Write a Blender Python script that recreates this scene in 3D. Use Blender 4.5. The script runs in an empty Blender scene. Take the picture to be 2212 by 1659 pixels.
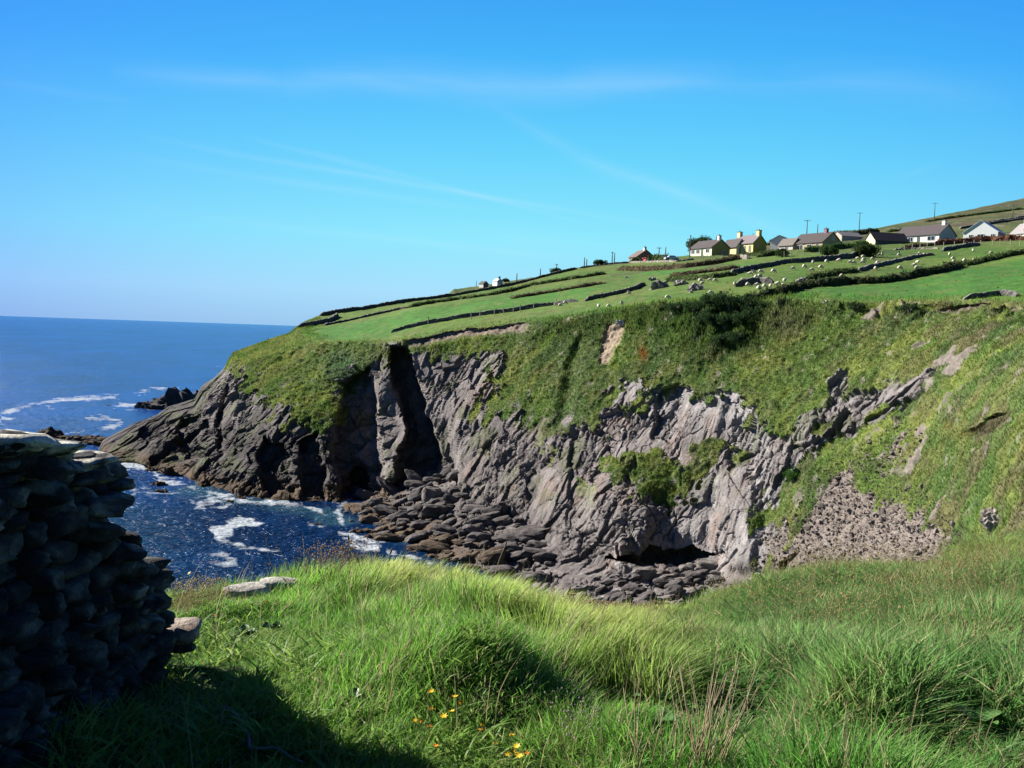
import bpy, math, random
import numpy as np
from mathutils import Matrix, Vector
from mathutils.bvhtree import BVHTree
random.seed(7)
RNG = np.random.default_rng(11)
scene = bpy.context.scene
col = scene.collection
R = math.radians

# ------------------------------------------------------------------ camera
CAM = np.array([0.0, 0.0, 30.0]); FPX = 2160.0; CX, CY = 1106.0, 829.5   # frame 2212 x 1659
MROT = Matrix.Rotation(R(90 - 2.97), 3, 'X') @ Matrix.Rotation(R(1.94), 3, 'Z')
camd = bpy.data.cameras.new('camera'); cam = bpy.data.objects.new('camera', camd); col.objects.link(cam)
cam.matrix_world = Matrix.Translation(Vector(CAM)) @ MROT.to_4x4()
camd.sensor_width = 36; camd.lens = 36 * FPX / 2212; camd.clip_start = .05; camd.clip_end = 60000
scene.camera = cam
scene.view_settings.view_transform = 'Standard'; scene.view_settings.look = 'None'
scene.view_settings.exposure = 1.4; scene.view_settings.gamma = 1
scene.cycles.max_bounces = 5; scene.cycles.diffuse_bounces = 2; scene.cycles.transmission_bounces = 3
scene.cycles.transparent_max_bounces = 6; scene.cycles.glossy_bounces = 2
scene.cycles.caustics_reflective = False; scene.cycles.caustics_refractive = False
RM = np.array(MROT)

def ray(X, Y):
    X = np.asarray(X, float); Y = np.asarray(Y, float)
    c = np.stack([(X - CX) / FPX, -(Y - CY) / FPX, -np.ones_like(X + Y)], -1)
    return c @ RM.T
def at_d(X, Y, D):
    r = ray(X, Y); return CAM + r * (np.asarray(D) / r[..., 1])[..., None]
def at_z(X, Y, z):
    r = ray(X, Y); return CAM + r * ((np.asarray(z) - CAM[2]) / r[..., 2])[..., None]
def project(P):
    c = (np.asarray(P) - CAM) @ RM
    return CX + FPX * c[..., 0] / -c[..., 2], CY - FPX * c[..., 1] / -c[..., 2]

# ------------------------------------------------------------------ sun and sky
SUN_EL = R(31); SH = np.array([-.90, .44]); SH /= np.linalg.norm(SH)
SUNDIR = Vector((SH[0] * math.cos(SUN_EL), SH[1] * math.cos(SUN_EL), math.sin(SUN_EL)))
sd = bpy.data.lights.new('sun', 'SUN'); sd.energy = 5.0; sd.angle = R(.5); sd.color = (1, .95, .87)
so = bpy.data.objects.new('sun', sd); col.objects.link(so)
so.rotation_euler = SUNDIR.to_track_quat('Z', 'Y').to_euler(); so.location = (-40, 30, 90)

def s2l(c):
    c = np.asarray(c, float); return np.where(c <= .04045, c / 12.92, ((c + .055) / 1.055) ** 2.4)
world = bpy.data.worlds.new('World'); scene.world = world; world.use_nodes = True
wt = world.node_tree; wt.nodes.clear()
def WN(t, **k):
    n = wt.nodes.new(t)
    for a, b in k.items(): setattr(n, a, b)
    return n
def wmath(op, a, b=None, c=None, clamp=False):
    n = WN('ShaderNodeMath', operation=op, use_clamp=clamp)
    for i, v in enumerate((a, b, c)):
        if v is None: continue
        if isinstance(v, (int, float)): n.inputs[i].default_value = v
        else: wt.links.new(v, n.inputs[i])
    return n.outputs[0]
tc = WN('ShaderNodeTexCoord'); DIR = tc.outputs['Generated']
sep = WN('ShaderNodeSeparateXYZ'); wt.links.new(DIR, sep.inputs[0])
ramp = WN('ShaderNodeValToRGB'); wt.links.new(sep.outputs[2], ramp.inputs[0])
el = ramp.color_ramp.elements
stops = [(0.0, (.60, .80, .95)), (.035, (.65, .88, 1.0)), (.09, (.55, .92, 1.0)), (.17, (.40, .84, 1.0)),
         (.25, (.26, .73, 1.0)), (.33, (.19, .63, .97)), (.55, (.06, .27, .62)), (1.0, (.03, .14, .42))]
while len(el) < len(stops): el.new(.5)
for e, (p, c) in zip(el, stops): e.position = p; e.color = (*s2l(c), 1)
# towards both sides the sky turns a deeper, more violet blue
side = wmath('MULTIPLY', wmath('ABSOLUTE', wmath('SUBTRACT', wmath('DIVIDE', sep.outputs[0], wmath('MAXIMUM', wmath('ABSOLUTE', sep.outputs[1]), .3)), .08)), 1.55, clamp=True)
side = wmath('POWER', side, 2.0)
tint = WN('ShaderNodeMixRGB', blend_type='MULTIPLY'); wt.links.new(wmath('MULTIPLY', side, .9), tint.inputs[0])
wt.links.new(ramp.outputs[0], tint.inputs[1]); tint.inputs[2].default_value = (.55, .64, .98, 1)
sky = WN('ShaderNodeTexSky', sky_type='NISHITA', sun_disc=False); sky.sun_elevation = SUN_EL
sky.sun_rotation = math.atan2(SUNDIR.x, SUNDIR.y); sky.air_density = 1.0; sky.dust_density = .3; sky.ozone_density = 2.5
behind = WN('ShaderNodeMapRange'); wt.links.new(sep.outputs[1], behind.inputs[0]); behind.inputs[1].default_value = .45; behind.inputs[2].default_value = -.5; behind.inputs[3].default_value = 1.0; behind.inputs[4].default_value = .45
bmul = WN('ShaderNodeMixRGB', blend_type='MULTIPLY'); bmul.inputs[0].default_value = 1; wt.links.new(tint.outputs[0], bmul.inputs[1]); wt.links.new(behind.outputs[0], bmul.inputs[2])
skm = WN('ShaderNodeMixRGB', blend_type='MULTIPLY'); skm.inputs[0].default_value = 1
wt.links.new(sky.outputs[0], skm.inputs[1]); skm.inputs[2].default_value = (.07, .07, .07, 1)
mixs = WN('ShaderNodeMixRGB'); mixs.inputs[0].default_value = .88
wt.links.new(skm.outputs[0], mixs.inputs[1]); wt.links.new(bmul.outputs[0], mixs.inputs[2])
# thin cirrus streaks: bands along great circles through two directions
nz = WN('ShaderNodeTexNoise'); nz.inputs['Scale'].default_value = 5; nz.inputs['Detail'].default_value = 6
mp = WN('ShaderNodeMapping'); mp.inputs['Scale'].default_value = (1, 1, 5); mp.inputs['Rotation'].default_value = (0, R(10), 0)
wt.links.new(DIR, mp.inputs[0]); wt.links.new(mp.outputs[0], nz.inputs['Vector'])
nw = WN('ShaderNodeTexNoise'); nw.inputs['Scale'].default_value = 2.2; nw.inputs['Detail'].default_value = 3; wt.links.new(DIR, nw.inputs['Vector'])
acc = None
STREAK = [(300, 165, 900, 188, .010, .26), (700, 170, 1500, 165, .016, .34), (1300, 150, 2100, 215, .017, .20),
          (1080, 225, 1330, 370, .007, .16), (1250, 330, 1720, 505, .007, .26), (420, 315, 1400, 478, .0032, .26),
          (330, 345, 1000, 442, .004, .16), (560, 300, 900, 390, .0025, .16), (380, 455, 1250, 555, .005, .24),
          (0, 180, 280, 225, .005, .16), (700, 330, 1250, 475, .0022, .18), (1950, 385, 2050, 350, .003, .15), (900, 480, 1700, 560, .012, .13)]
for (x0, y0, x1, y1, w, a) in STREAK:
    d0 = Vector(ray(x0, y0)).normalized(); d1 = Vector(ray(x1, y1)).normalized()
    n = d0.cross(d1).normalized(); m = (d0 + d1).normalized(); half = d0.angle(d1) / 2; tg = n.cross(m).normalized()
    def dot(v):
        q = WN('ShaderNodeVectorMath', operation='DOT_PRODUCT'); wt.links.new(DIR, q.inputs[0]); q.inputs[1].default_value = v; return q.outputs['Value']
    off = wmath('MULTIPLY', wmath('SUBTRACT', nw.outputs[0], .5), w * 3.2 + .01)
    dist = wmath('ABSOLUTE', wmath('ADD', dot(n), off))
    across = wmath('POWER', wmath('SUBTRACT', 1.0, wmath('DIVIDE', dist, w * 1.7), clamp=True), 1.6)
    along = wmath('POWER', wmath('SUBTRACT', 1.15, wmath('DIVIDE', wmath('ABSOLUTE', dot(tg)), half * 1.05), clamp=True), .6)
    v = wmath('MULTIPLY', wmath('MULTIPLY', across, along), a * .62)
    acc = v if acc is None else wmath('ADD', acc, v)
cl = wmath('MULTIPLY', acc, wmath('MULTIPLY_ADD', nz.outputs[0], 3.2, -.85, clamp=True))
mixc = WN('ShaderNodeMixRGB'); wt.links.new(cl, mixc.inputs[0]); wt.links.new(mixs.outputs[0], mixc.inputs[1]); mixc.inputs[2].default_value = (.62, .84, 1, 1)
bg = WN('ShaderNodeBackground'); bg.inputs[1].default_value = .40; wt.links.new(mixc.outputs[0], bg.inputs[0])
wo = WN('ShaderNodeOutputWorld'); wt.links.new(bg.outputs[0], wo.inputs[0])

# ------------------------------------------------------------------ helpers: noise
def h32(ix, iy, iz, seed):
    with np.errstate(over='ignore'):
        h = (ix.astype(np.int64).astype(np.uint32) * np.uint32(73856093)) ^ (iy.astype(np.int64).astype(np.uint32) * np.uint32(19349663)) ^ (iz.astype(np.int64).astype(np.uint32) * np.uint32(83492791)) ^ np.uint32((seed * 2654435761) & 0xffffffff)
        h ^= h >> np.uint32(15); h *= np.uint32(2246822519); h ^= h >> np.uint32(13); h *= np.uint32(3266489917); h ^= h >> np.uint32(16)
    return h
def hf(h, k=0):
    with np.errstate(over='ignore'):
        if k: h = h * np.uint32(2654435761 + 2 * k) ; h = h ^ (h >> np.uint32(15 + k % 3))
    return (h & np.uint32(0xffffff)).astype(np.float32) / 16777215.0
def vnoise(P, s, seed=0):
    Q = np.asarray(P, np.float32) / np.asarray(s, np.float32); F = np.floor(Q); f = (Q - F).astype(np.float32); I = F.astype(np.int32)
    f = f * f * f * (f * (f * 6 - 15) + 10); r = 0
    for dx in (0, 1):
        wx = f[:, 0] if dx else 1 - f[:, 0]
        for dy in (0, 1):
            wy = f[:, 1] if dy else 1 - f[:, 1]
            for dz in (0, 1):
                wz = f[:, 2] if dz else 1 - f[:, 2]
                r = r + wx * wy * wz * hf(h32(I[:, 0] + dx, I[:, 1] + dy, I[:, 2] + dz, seed))
    return r * 2 - 1
def fbm(P, s, o=4, seed=0, g=.5):
    r = 0; a = 1; t = 0; s = np.asarray(s, np.float32)
    for i in range(o):
        r = r + a * vnoise(P, s / 2 ** i, seed + 31 * i); t += a; a *= g
    return r / t
def facet(P, s, seed=0, tilt=.6):
    """cells with a plane of their own: height and a random number per cell"""
    s = np.asarray(s, np.float32); Q = np.asarray(P, np.float32) / s; I = np.floor(Q).astype(np.int32)
    n = len(Q); best = np.full(n, 9e9, np.float32); sec = best.copy(); bid = np.zeros(n, np.uint32); bc = np.zeros((n, 3), np.float32)
    for dx in (-1, 0, 1):
        for dy in (-1, 0, 1):
            for dz in (-1, 0, 1):
                J = I + np.array([dx, dy, dz], np.int32); h = h32(J[:, 0], J[:, 1], J[:, 2], seed)
                c = np.stack([J[:, 0] + hf(h, 1), J[:, 1] + hf(h, 2), J[:, 2] + hf(h, 3)], 1)
                d = ((c - Q) ** 2).sum(1); m = d < best
                sec = np.where(m, best, np.minimum(sec, d)); best = np.where(m, d, best)
                bid = np.where(m, h, bid); bc = np.where(m[:, None], c, bc)
    L = Q - bc
    g = np.stack([hf(bid, 5), hf(bid, 6), hf(bid, 7)], 1) * 2 - 1
    return (hf(bid, 4) - .5) + tilt * (L * g).sum(1), hf(bid, 8), np.sqrt(sec) - np.sqrt(best)
def poly_sd(X, Y, poly):
    """signed distance to a polygon, negative inside"""
    P = np.asarray(poly, float); X = X.astype(np.float32); Y = Y.astype(np.float32)
    d = np.full(X.shape, 1e9, np.float32); ins = np.zeros(X.shape, bool)
    for i in range(len(P)):
        (x0, y0), (x1, y1) = P[i], P[(i + 1) % len(P)]
        ex, ey = x1 - x0, y1 - y0; L = ex * ex + ey * ey + 1e-9
        t = np.clip(((X - x0) * ex + (Y - y0) * ey) / L, 0, 1)
        d = np.minimum(d, (X - x0 - t * ex) ** 2 + (Y - y0 - t * ey) ** 2)
        if abs(ey) > 1e-9:
            c = ((y0 > Y) != (y1 > Y)) & (X < (x1 - x0) * (Y - y0) / (y1 - y0) + x0); ins ^= c
    d = np.sqrt(d); return np.where(ins, -d, d)
def line_d(X, Y, pts):
    d = np.full(X.shape, 1e9, np.float32)
    for (x0, y0), (x1, y1) in zip(pts[:-1], pts[1:]):
        ex, ey = x1 - x0, y1 - y0; t = np.clip(((X - x0) * ex + (Y - y0) * ey) / (ex * ex + ey * ey + 1e-9), 0, 1)
        d = np.minimum(d, (X - x0 - t * ex) ** 2 + (Y - y0 - t * ey) ** 2)
    return np.sqrt(d)
def sm(x, a, b):
    t = np.clip((x - a) / (b - a), 0, 1); return t * t * (3 - 2 * t)
def lerp(a, b, t): return a + (b - a) * t
def lc(a, b, t): return np.asarray(a) + (np.asarray(b) - np.asarray(a)) * np.asarray(t)[..., None]

# ------------------------------------------------------------------ helpers: meshes, materials, tags
def mesh_np(name, V, F, colr=None, mat=None, smooth=True, mats=None, fmi=None):
    """F: (n,3) or (n,4) int array"""
    V = np.asarray(V, np.float32); F = np.asarray(F, np.int32); me = bpy.data.meshes.new(name)
    me.vertices.add(len(V)); me.vertices.foreach_set('co', V.ravel())
    k = F.shape[1]; me.loops.add(F.size); me.loops.foreach_set('vertex_index', F.ravel())
    me.polygons.add(len(F)); me.polygons.foreach_set('loop_start', np.arange(0, F.size, k, dtype=np.int32))
    me.polygons.foreach_set('loop_total', np.full(len(F), k, np.int32))
    me.polygons.foreach_set('use_smooth', np.full(len(F), smooth, bool))
    if colr is not None:
        c = np.ones((len(V), 4), np.float32); c[:, :3] = colr
        a = me.attributes.new('Col', 'FLOAT_COLOR', 'POINT'); a.data.foreach_set('color', c.ravel())
    for m in (mats or ([mat] if mat else [])): me.materials.append(m)
    if fmi is not None: me.polygons.foreach_set('material_index', np.asarray(fmi, np.int32))
    me.update(); me.validate(); return me
def link(me, name, parent=None):
    o = bpy.data.objects.new(name, me); col.objects.link(o)
    if parent is not None: o.parent = parent
    return o
def tag(o, label=None, cat=None, group=None, kind=None):
    kind = kind or 'thing'
    for k, v in (('label', label), ('category', cat), ('group', group), ('kind', kind)):
        if v: o[k] = v
    return o
def empty(name, loc, rz=0):
    o = bpy.data.objects.new(name, None); col.objects.link(o); o.location = loc; o.rotation_euler = (0, 0, rz); o.empty_display_size = .1; return o
def grid_faces(nr, nc):
    i = np.arange(nr * nc).reshape(nr, nc)
    return np.stack([i[:-1, :-1], i[1:, :-1], i[1:, 1:], i[:-1, 1:]], -1).reshape(-1, 4)

class MB:
    def __init__(s): s.v = []; s.f = []; s.n = 0
    def add(s, V, F):
        V = np.asarray(V, float); s.v.append(V); s.f += [tuple(int(i) + s.n for i in f) for f in F]; s.n += len(V)
    def box(s, lo, hi, M=None):
        x0, y0, z0 = lo; x1, y1, z1 = hi
        V = np.array([(x0, y0, z0), (x1, y0, z0), (x1, y1, z0), (x0, y1, z0), (x0, y0, z1), (x1, y0, z1), (x1, y1, z1), (x0, y1, z1)])
        s.add(V, [(0, 3, 2, 1), (4, 5, 6, 7), (0, 1, 5, 4), (1, 2, 6, 5), (2, 3, 7, 6), (3, 0, 4, 7)])
    def tube(s, pts, rad, n=6):
        pts = np.asarray(pts, float); rad = np.broadcast_to(rad, len(pts)); V = []
        for i, p in enumerate(pts):
            t = pts[min(i + 1, len(pts) - 1)] - pts[max(i - 1, 0)]; t = t / (np.linalg.norm(t) + 1e-12)
            a = np.cross(t, (0, 0, 1) if abs(t[2]) < .9 else (1, 0, 0)); a /= np.linalg.norm(a); b = np.cross(t, a)
            for k in range(n):
                w = 2 * math.pi * k / n; V.append(p + rad[i] * (a * math.cos(w) + b * math.sin(w)))
        F = [(i * n + k, i * n + (k + 1) % n, (i + 1) * n + (k + 1) % n, (i + 1) * n + k) for i in range(len(pts) - 1) for k in range(n)]
        F += [tuple(range(n - 1, -1, -1)), tuple((len(pts) - 1) * n + k for k in range(n))]
        s.add(V, F)
    def mesh(s, name, mat, smooth=False):
        me = bpy.data.meshes.new(name); me.from_pydata(np.concatenate(s.v).tolist(), [], s.f); me.materials.append(mat)
        if smooth: me.polygons.foreach_set('use_smooth', [True] * len(me.polygons))
        me.update(); return me
    def build(s, name, mat, parent=None, smooth=False): return link(s.mesh(name, mat, smooth), name, parent)

def mat_new(name):
    m = bpy.data.materials.new(name); m.use_nodes = True; t = m.node_tree
    return m, t, t.nodes['Principled BSDF']
def tn(t, ty, **k):
    n = t.nodes.new(ty)
    for a, b in k.items():
        if isinstance(a, str) and a in n.inputs.keys(): n.inputs[a].default_value = b
        else: setattr(n, a, b)
    return n
def solid(name, c, rough=.8, var=.18, scale=3.0, bump=0.0, spec=.3):
    m, t, b = mat_new(name); N = t.nodes; L = t.links
    tcn = N.new('ShaderNodeTexCoord'); no = N.new('ShaderNodeTexNoise'); no.inputs['Scale'].default_value = scale; no.inputs['Detail'].default_value = 6
    L.new(tcn.outputs['Object'], no.inputs['Vector'])
    r = N.new('ShaderNodeMixRGB'); c = np.array(c, float) * .8
    r.inputs[1].default_value = (*np.clip(c * (1 - var), 0, 1), 1); r.inputs[2].default_value = (*np.clip(c * (1 + var), 0, 1), 1)
    L.new(no.outputs[0], r.inputs[0]); L.new(r.outputs[0], b.inputs['Base Color']); b.inputs['Roughness'].default_value = rough
    b.inputs['Specular IOR Level'].default_value = spec
    if bump:
        bp = N.new('ShaderNodeBump'); bp.inputs['Strength'].default_value = bump; L.new(no.outputs[0], bp.inputs['Height']); L.new(bp.outputs[0], b.inputs['Normal'])
    return m
def attr_mat(name, rough=.9, n1=(1.2, .35), n2=(.25, .3), bump=.5, bdist=.3, spec=.15, transl=0.0, boost=.72, joints=None):
    """vertex colour broken up by two procedural noises (sizes in metres), with a bump"""
    m, t, b = mat_new(name); N = t.nodes; L = t.links
    at = N.new('ShaderNodeAttribute'); at.attribute_name = 'Col'; ge = N.new('ShaderNodeNewGeometry')
    cur = at.outputs['Color']; hs = []
    for (s, a) in (n1, n2):
        if not a: continue
        no = N.new('ShaderNodeTexNoise'); no.inputs['Scale'].default_value = 1 / s; no.inputs['Detail'].default_value = 5; no.inputs['Roughness'].default_value = .65
        L.new(ge.outputs['Position'], no.inputs['Vector'])
        mr = N.new('ShaderNodeMapRange'); mr.inputs[1].default_value = .3; mr.inputs[2].default_value = .7; mr.inputs[3].default_value = 1 - a; mr.inputs[4].default_value = 1 + a
        L.new(no.outputs[0], mr.inputs[0]); mu = N.new('ShaderNodeMixRGB'); mu.blend_type = 'MULTIPLY'; mu.inputs[0].default_value = 1
        L.new(cur, mu.inputs[1]); L.new(mr.outputs[0], mu.inputs[2]); cur = mu.outputs[0]; hs.append(no.outputs[0])
    if boost != 1:
        mu = N.new('ShaderNodeMixRGB'); mu.blend_type = 'MULTIPLY'; mu.inputs[0].default_value = 1; L.new(cur, mu.inputs[1]); mu.inputs[2].default_value = (boost, boost, boost, 1); cur = mu.outputs[0]
    if joints:
        ax, k1, k2 = joints; mp = N.new('ShaderNodeMapping'); mp.vector_type = 'POINT'; mp.inputs['Rotation'].default_value = (0, R(-13), R(-24)); L.new(ge.outputs['Position'], mp.inputs[0]); hh = None
        for sc, wgt in ((1 / 1.1, 1.0), (1 / .42, .5)):
            m2 = N.new('ShaderNodeVectorMath'); m2.operation = 'MULTIPLY'; m2.inputs[1].default_value = (sc, sc * .8, sc * .36); L.new(mp.outputs[0], m2.inputs[0])
            vo = N.new('ShaderNodeTexVoronoi'); vo.feature = 'F1'; vo.distance = 'CHEBYCHEV' if wgt == 1 else 'EUCLIDEAN'; L.new(m2.outputs[0], vo.inputs['Vector']); vo.inputs['Scale'].default_value = 1
            sp_ = N.new('ShaderNodeSeparateColor'); L.new(vo.outputs['Color'], sp_.inputs[0])
            mr = N.new('ShaderNodeMapRange'); L.new(sp_.outputs[0], mr.inputs[0]); mr.inputs[3].default_value = 1 - k1 * wgt; mr.inputs[4].default_value = 1 + k1 * wgt
            mu = N.new('ShaderNodeMixRGB'); mu.blend_type = 'MULTIPLY'; mu.inputs[0].default_value = 1; L.new(cur, mu.inputs[1]); L.new(mr.outputs[0], mu.inputs[2]); cur = mu.outputs[0]
            a1 = N.new('ShaderNodeMath'); a1.operation = 'MULTIPLY_ADD'; L.new(sp_.outputs[1], a1.inputs[0]); a1.inputs[1].default_value = wgt
            a2 = N.new('ShaderNodeMath'); a2.operation = 'MULTIPLY'; L.new(vo.outputs['Distance'], a2.inputs[0]); a2.inputs[1].default_value = -.8 * wgt; L.new(a2.outputs[0], a1.inputs[2])
            if hh is None: hh = a1.outputs[0]
            else: a3 = N.new('ShaderNodeMath'); a3.operation = 'ADD'; L.new(hh, a3.inputs[0]); L.new(a1.outputs[0], a3.inputs[1]); hh = a3.outputs[0]
        a4 = N.new('ShaderNodeMath'); a4.operation = 'MULTIPLY_ADD'; L.new(hs[-1], a4.inputs[0]); a4.inputs[1].default_value = .7; L.new(hh, a4.inputs[2]); hs.append(a4.outputs[0])
    L.new(cur, b.inputs['Base Color']); b.inputs['Roughness'].default_value = rough; b.inputs['Specular IOR Level'].default_value = spec
    if bump and hs:
        bp = N.new('ShaderNodeBump'); bp.inputs['Strength'].default_value = bump; bp.inputs['Distance'].default_value = bdist
        L.new(hs[-1], bp.inputs['Height']); L.new(bp.outputs[0], b.inputs['Normal'])
    if transl:
        tr = N.new('ShaderNodeBsdfTranslucent'); L.new(cur, tr.inputs[0]); mx = N.new('ShaderNodeMixShader'); mx.inputs[0].default_value = transl
        L.new(b.outputs[0], mx.inputs[1]); L.new(tr.outputs[0], mx.inputs[2]); L.new(mx.outputs[0], N['Material Output'].inputs[0])
    return m
M_TERR = attr_mat('turf_slopes', n1=(1.5, .22), n2=(.45, .3), bump=.55, bdist=.22, boost=.70)
M_CLIFF = attr_mat('cliff_rock', n1=(1.7, .16), n2=(.35, .25), bump=.6, bdist=.20, boost=.72, joints=(0, .13, 1))
M_ROCK = attr_mat('weathered_rock', n1=(.7, .25), n2=(.18, .25), bump=.5, bdist=.08, boost=.64)
M_STONE = attr_mat('wall_stone', n1=(.10, .35), n2=(.02, .3), bump=.9, bdist=.02, boost=.66)
M_LEAF = attr_mat('leafy', n1=(.6, .2), n2=(.1, 0), bump=0, transl=.4, boost=.82)
M_BLADE = attr_mat('grass_blade', rough=.55, n1=(.5, .12), n2=(.1, 0), bump=0, spec=.25, transl=.55, boost=.86)
M_SOIL = attr_mat('turf_soil', n1=(.3, .3), n2=(.05, .3), bump=.4, bdist=.03)

# ------------------------------------------------------------------ terrain: headland, fields and hill
def table(T, X):
    T = np.array(T, float); return [np.interp(X, T[:, 0], T[:, k]) for k in range(1, T.shape[1])]
NXC = 1320
XC = np.linspace(200, 2480, NXC)
C0 = [(200, 1004, 222), (212, 975, 224), (221, 951, 225), (286, 916, 228), (337, 897, 230), (364, 878, 231), (421, 862, 233), (437, 832, 233), (464, 816, 232), (483, 797, 230),
      (502, 762, 228), (556, 743, 230), (626, 720, 232), (641, 706, 233), (660, 693, 240), (690, 681, 250), (780, 666, 264), (883, 649, 285), (977, 638, 300), (1109, 613, 312), (1193, 591, 318),
      (1249, 578, 322), (1340, 567, 330), (1440, 561, 336), (1500, 548, 345), (1580, 540, 355), (1640, 529, 380), (1700, 519, 430), (1835, 500, 480), (1893, 492, 500), (2010, 470, 550), (2153, 440, 620),
      (2212, 428, 650), (2480, 372, 720)]
CB = [(200, 0, 0), (1500, 553, 312), (1600, 551, 313), (1700, 542, 314), (1880, 529, 314), (1964, 525, 314), (2105, 516, 320), (2212, 511, 325), (2480, 495, 330)]
C2 = [(200, 1006, 221), (212, 985, 221), (221, 960, 221), (286, 927, 222), (337, 910, 222), (364, 893, 223), (421, 878, 224), (437, 850, 224), (483, 815, 222), (502, 782, 220), (556, 775, 215), (626, 757, 214),
      (640, 750, 214), (690, 742, 210), (780, 738, 203), (840, 742, 195), (900, 730, 190), (1000, 712, 186), (1100, 701, 180), (1200, 693, 172), (1240, 688, 168), (1350, 668, 160), (1500, 655, 148),
      (1600, 653, 142), (1700, 651, 138), (1800, 653, 132), (1900, 656, 126), (2000, 656, 118), (2100, 652, 110), (2212, 662, 100), (2480, 690, 84)]
C3 = [(200, 1008, 219), (212, 992, 219), (221, 975, 218), (286, 955, 216), (337, 950, 212), (364, 945, 209), (421, 930, 207), (464, 920, 203), (502, 900, 199), (556, 870, 198), (626, 880, 190), (700, 900, 186),
      (780, 900, 187), (850, 900, 188), (930, 890, 180), (1000, 870, 173), (1100, 880, 161), (1240, 940, 144), (1350, 930, 137), (1500, 900, 130), (1650, 900, 119), (1800, 960, 106), (2000, 950, 90),
      (2212, 900, 68), (2480, 880, 50)]
C4 = [(200, 1010, -1.5), (221, 994, .3), (302, 998, .3), (344, 1020, .3), (402, 1026, .3), (437, 1050, .3), (491, 1058, .3), (549, 1070, .3), (653, 1080, .3), (700, 1078, .5), (760, 1068, 1), (872, 1051, 3), (974, 1026, 4.8),
      (993, 1062, 4.2), (1069, 1106, 3), (1150, 1140, 2.6), (1200, 1182, 2), (1300, 1225, 2), (1340, 1222, 3), (1450, 1217, 3), (1540, 1220, 3.5), (1650, 1262, 4), (1800, 1272, 7), (2000, 1245, 12.6), (2212, 1165, 20), (2480, 1130, 22)]
C5 = [(200, 1012, -2), (221, 999, -.4), (302, 1004, -.4), (344, 1028, -.4), (402, 1034, -.4), (437, 1059, -.4), (491, 1067, -.4), (549, 1079, -.4), (653, 1089, -.4), (715, 1088, -.4), (740, 1105, -.4), (757, 1158, -.4),
      (826, 1171, -.4), (884, 1186, -.4), (923, 1206, -.4), (1040, 1250, -.4), (1200, 1300, -.4), (1350, 1345, 0), (1540, 1365, 0), (1650, 1370, 0), (1800, 1370, 2), (2000, 1340, 8), (2212, 1280, 15), (2480, 1250, 16)]
def gsm(a, k):
    w = np.hanning(2 * k + 1); w /= w.sum(); return np.convolve(np.pad(a, k, mode='edge'), w, 'valid')
def F_yd(T, k=5):
    y, d = table(T, XC); return at_d(XC, gsm(y, k), gsm(d, 12))
def F_yz(T, k=5):
    y, z = table(T, XC); return at_z(XC, gsm(y, k), gsm(z, 6))
f0 = F_yd(C0, 3); f2 = F_yd(C2); f3 = F_yd(C3, 14); f4 = F_yz(C4, 8); f5 = F_yz(C5, 8)
fb = F_yd([(x, y, d) if y else (x, 553, 312) for x, y, d in CB])
wB = sm(XC, 1340, 1500)[:, None]
fb = (f0 + (f2 - f0) * .14) * (1 - wB) + fb * wB
fm = fb + (f2 - fb) * .5; fm[:, 2] += (1.2 * np.sin(XC / 120.0) + .8) * sm(XC, 650, 900)
fback = f0 + np.stack([0 * XC, 0 * XC + 45, -9 - 12 * sm(XC, 600, 300)], 1)
f6 = f5 + np.array([0, -9, -6.0])
bands = [(fback, f0, 8), (f0, fb, 90), (fb, fm, 90), (fm, f2, 90), (f2, f3, 330), (f3, f4, 350), (f4, f5, 110), (f5, f6, 8)]
rows = []; TT = []
for bi, (a, b, n) in enumerate(bands):
    for k in range(n): rows.append(a + (b - a) * (k / n)); TT.append(bi + k / n)
rows.append(f6); TT.append(8.0)
G = np.array(rows); TT = np.array(TT); NR = len(G)
# soften the edges between the bands
ker = np.hanning(15); ker /= ker.sum()
Gp = np.pad(G, ((7, 7), (0, 0), (0, 0)), mode='edge'); Gs = sum(Gp[k:k + NR] * ker[k] for k in range(15))
keep = np.clip(np.abs(TT - 1.0) / .15, 0, 1)[:, None, None]; G = G * (1 - keep) + Gs * keep
P = G.reshape(-1, 3).copy(); T2 = np.repeat(TT, NXC)
SX, SY = project(P); SX = SX.astype(np.float32); SY = SY.astype(np.float32)
wob = fbm(P, 9, 4, 5) * 14; wob2 = fbm(P, 2.5, 3, 6) * 5; W_ = wob + wob2
sd = lambda poly: poly_sd(SX + W_, SY + fbm(P, 6, 3, 77) * 10, poly)
# where bare rock shows
ROCKP = [
 [(180, 1100), (180, 930), (286, 890), (364, 860), (430, 825), (480, 800), (497, 792), (520, 812), (560, 850), (590, 885), (640, 905), (700, 922), (738, 900), (738, 850), (772, 812), (828, 788), (850, 742), (905, 742), (960, 752), (1060, 755),
  (1095, 765), (1083, 789), (1041, 855), (1024, 895), (1083, 905), (1112, 882), (1161, 880), (1169, 925), (1194, 915), (1227, 900), (1243, 912), (1276, 910), (1293, 885), (1330, 870), (1350, 845), (1400, 862), (1440, 840), (1470, 822), (1500, 850), (1560, 855),
  (1600, 860), (1622, 905), (1640, 880), (1665, 885), (1690, 930), (1740, 960), (1750, 985), (1720, 1010), (1690, 1050), (1660, 1080), (1640, 1120), (1690, 1140), (1670, 1170), (1640, 1270), (1650, 1500), (180, 1500)],
 [(1737, 854), (1775, 824), (1826, 807), (1831, 854), (1860, 836), (1903, 836), (1946, 819), (2018, 815), (1963, 871), (1890, 922), (1835, 943), (1784, 965), (1749, 982), (1700, 970), (1720, 940), (1728, 905)],
 [(1290, 850), (1330, 840), (1370, 850), (1350, 880), (1320, 895), (1290, 880)]]
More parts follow.
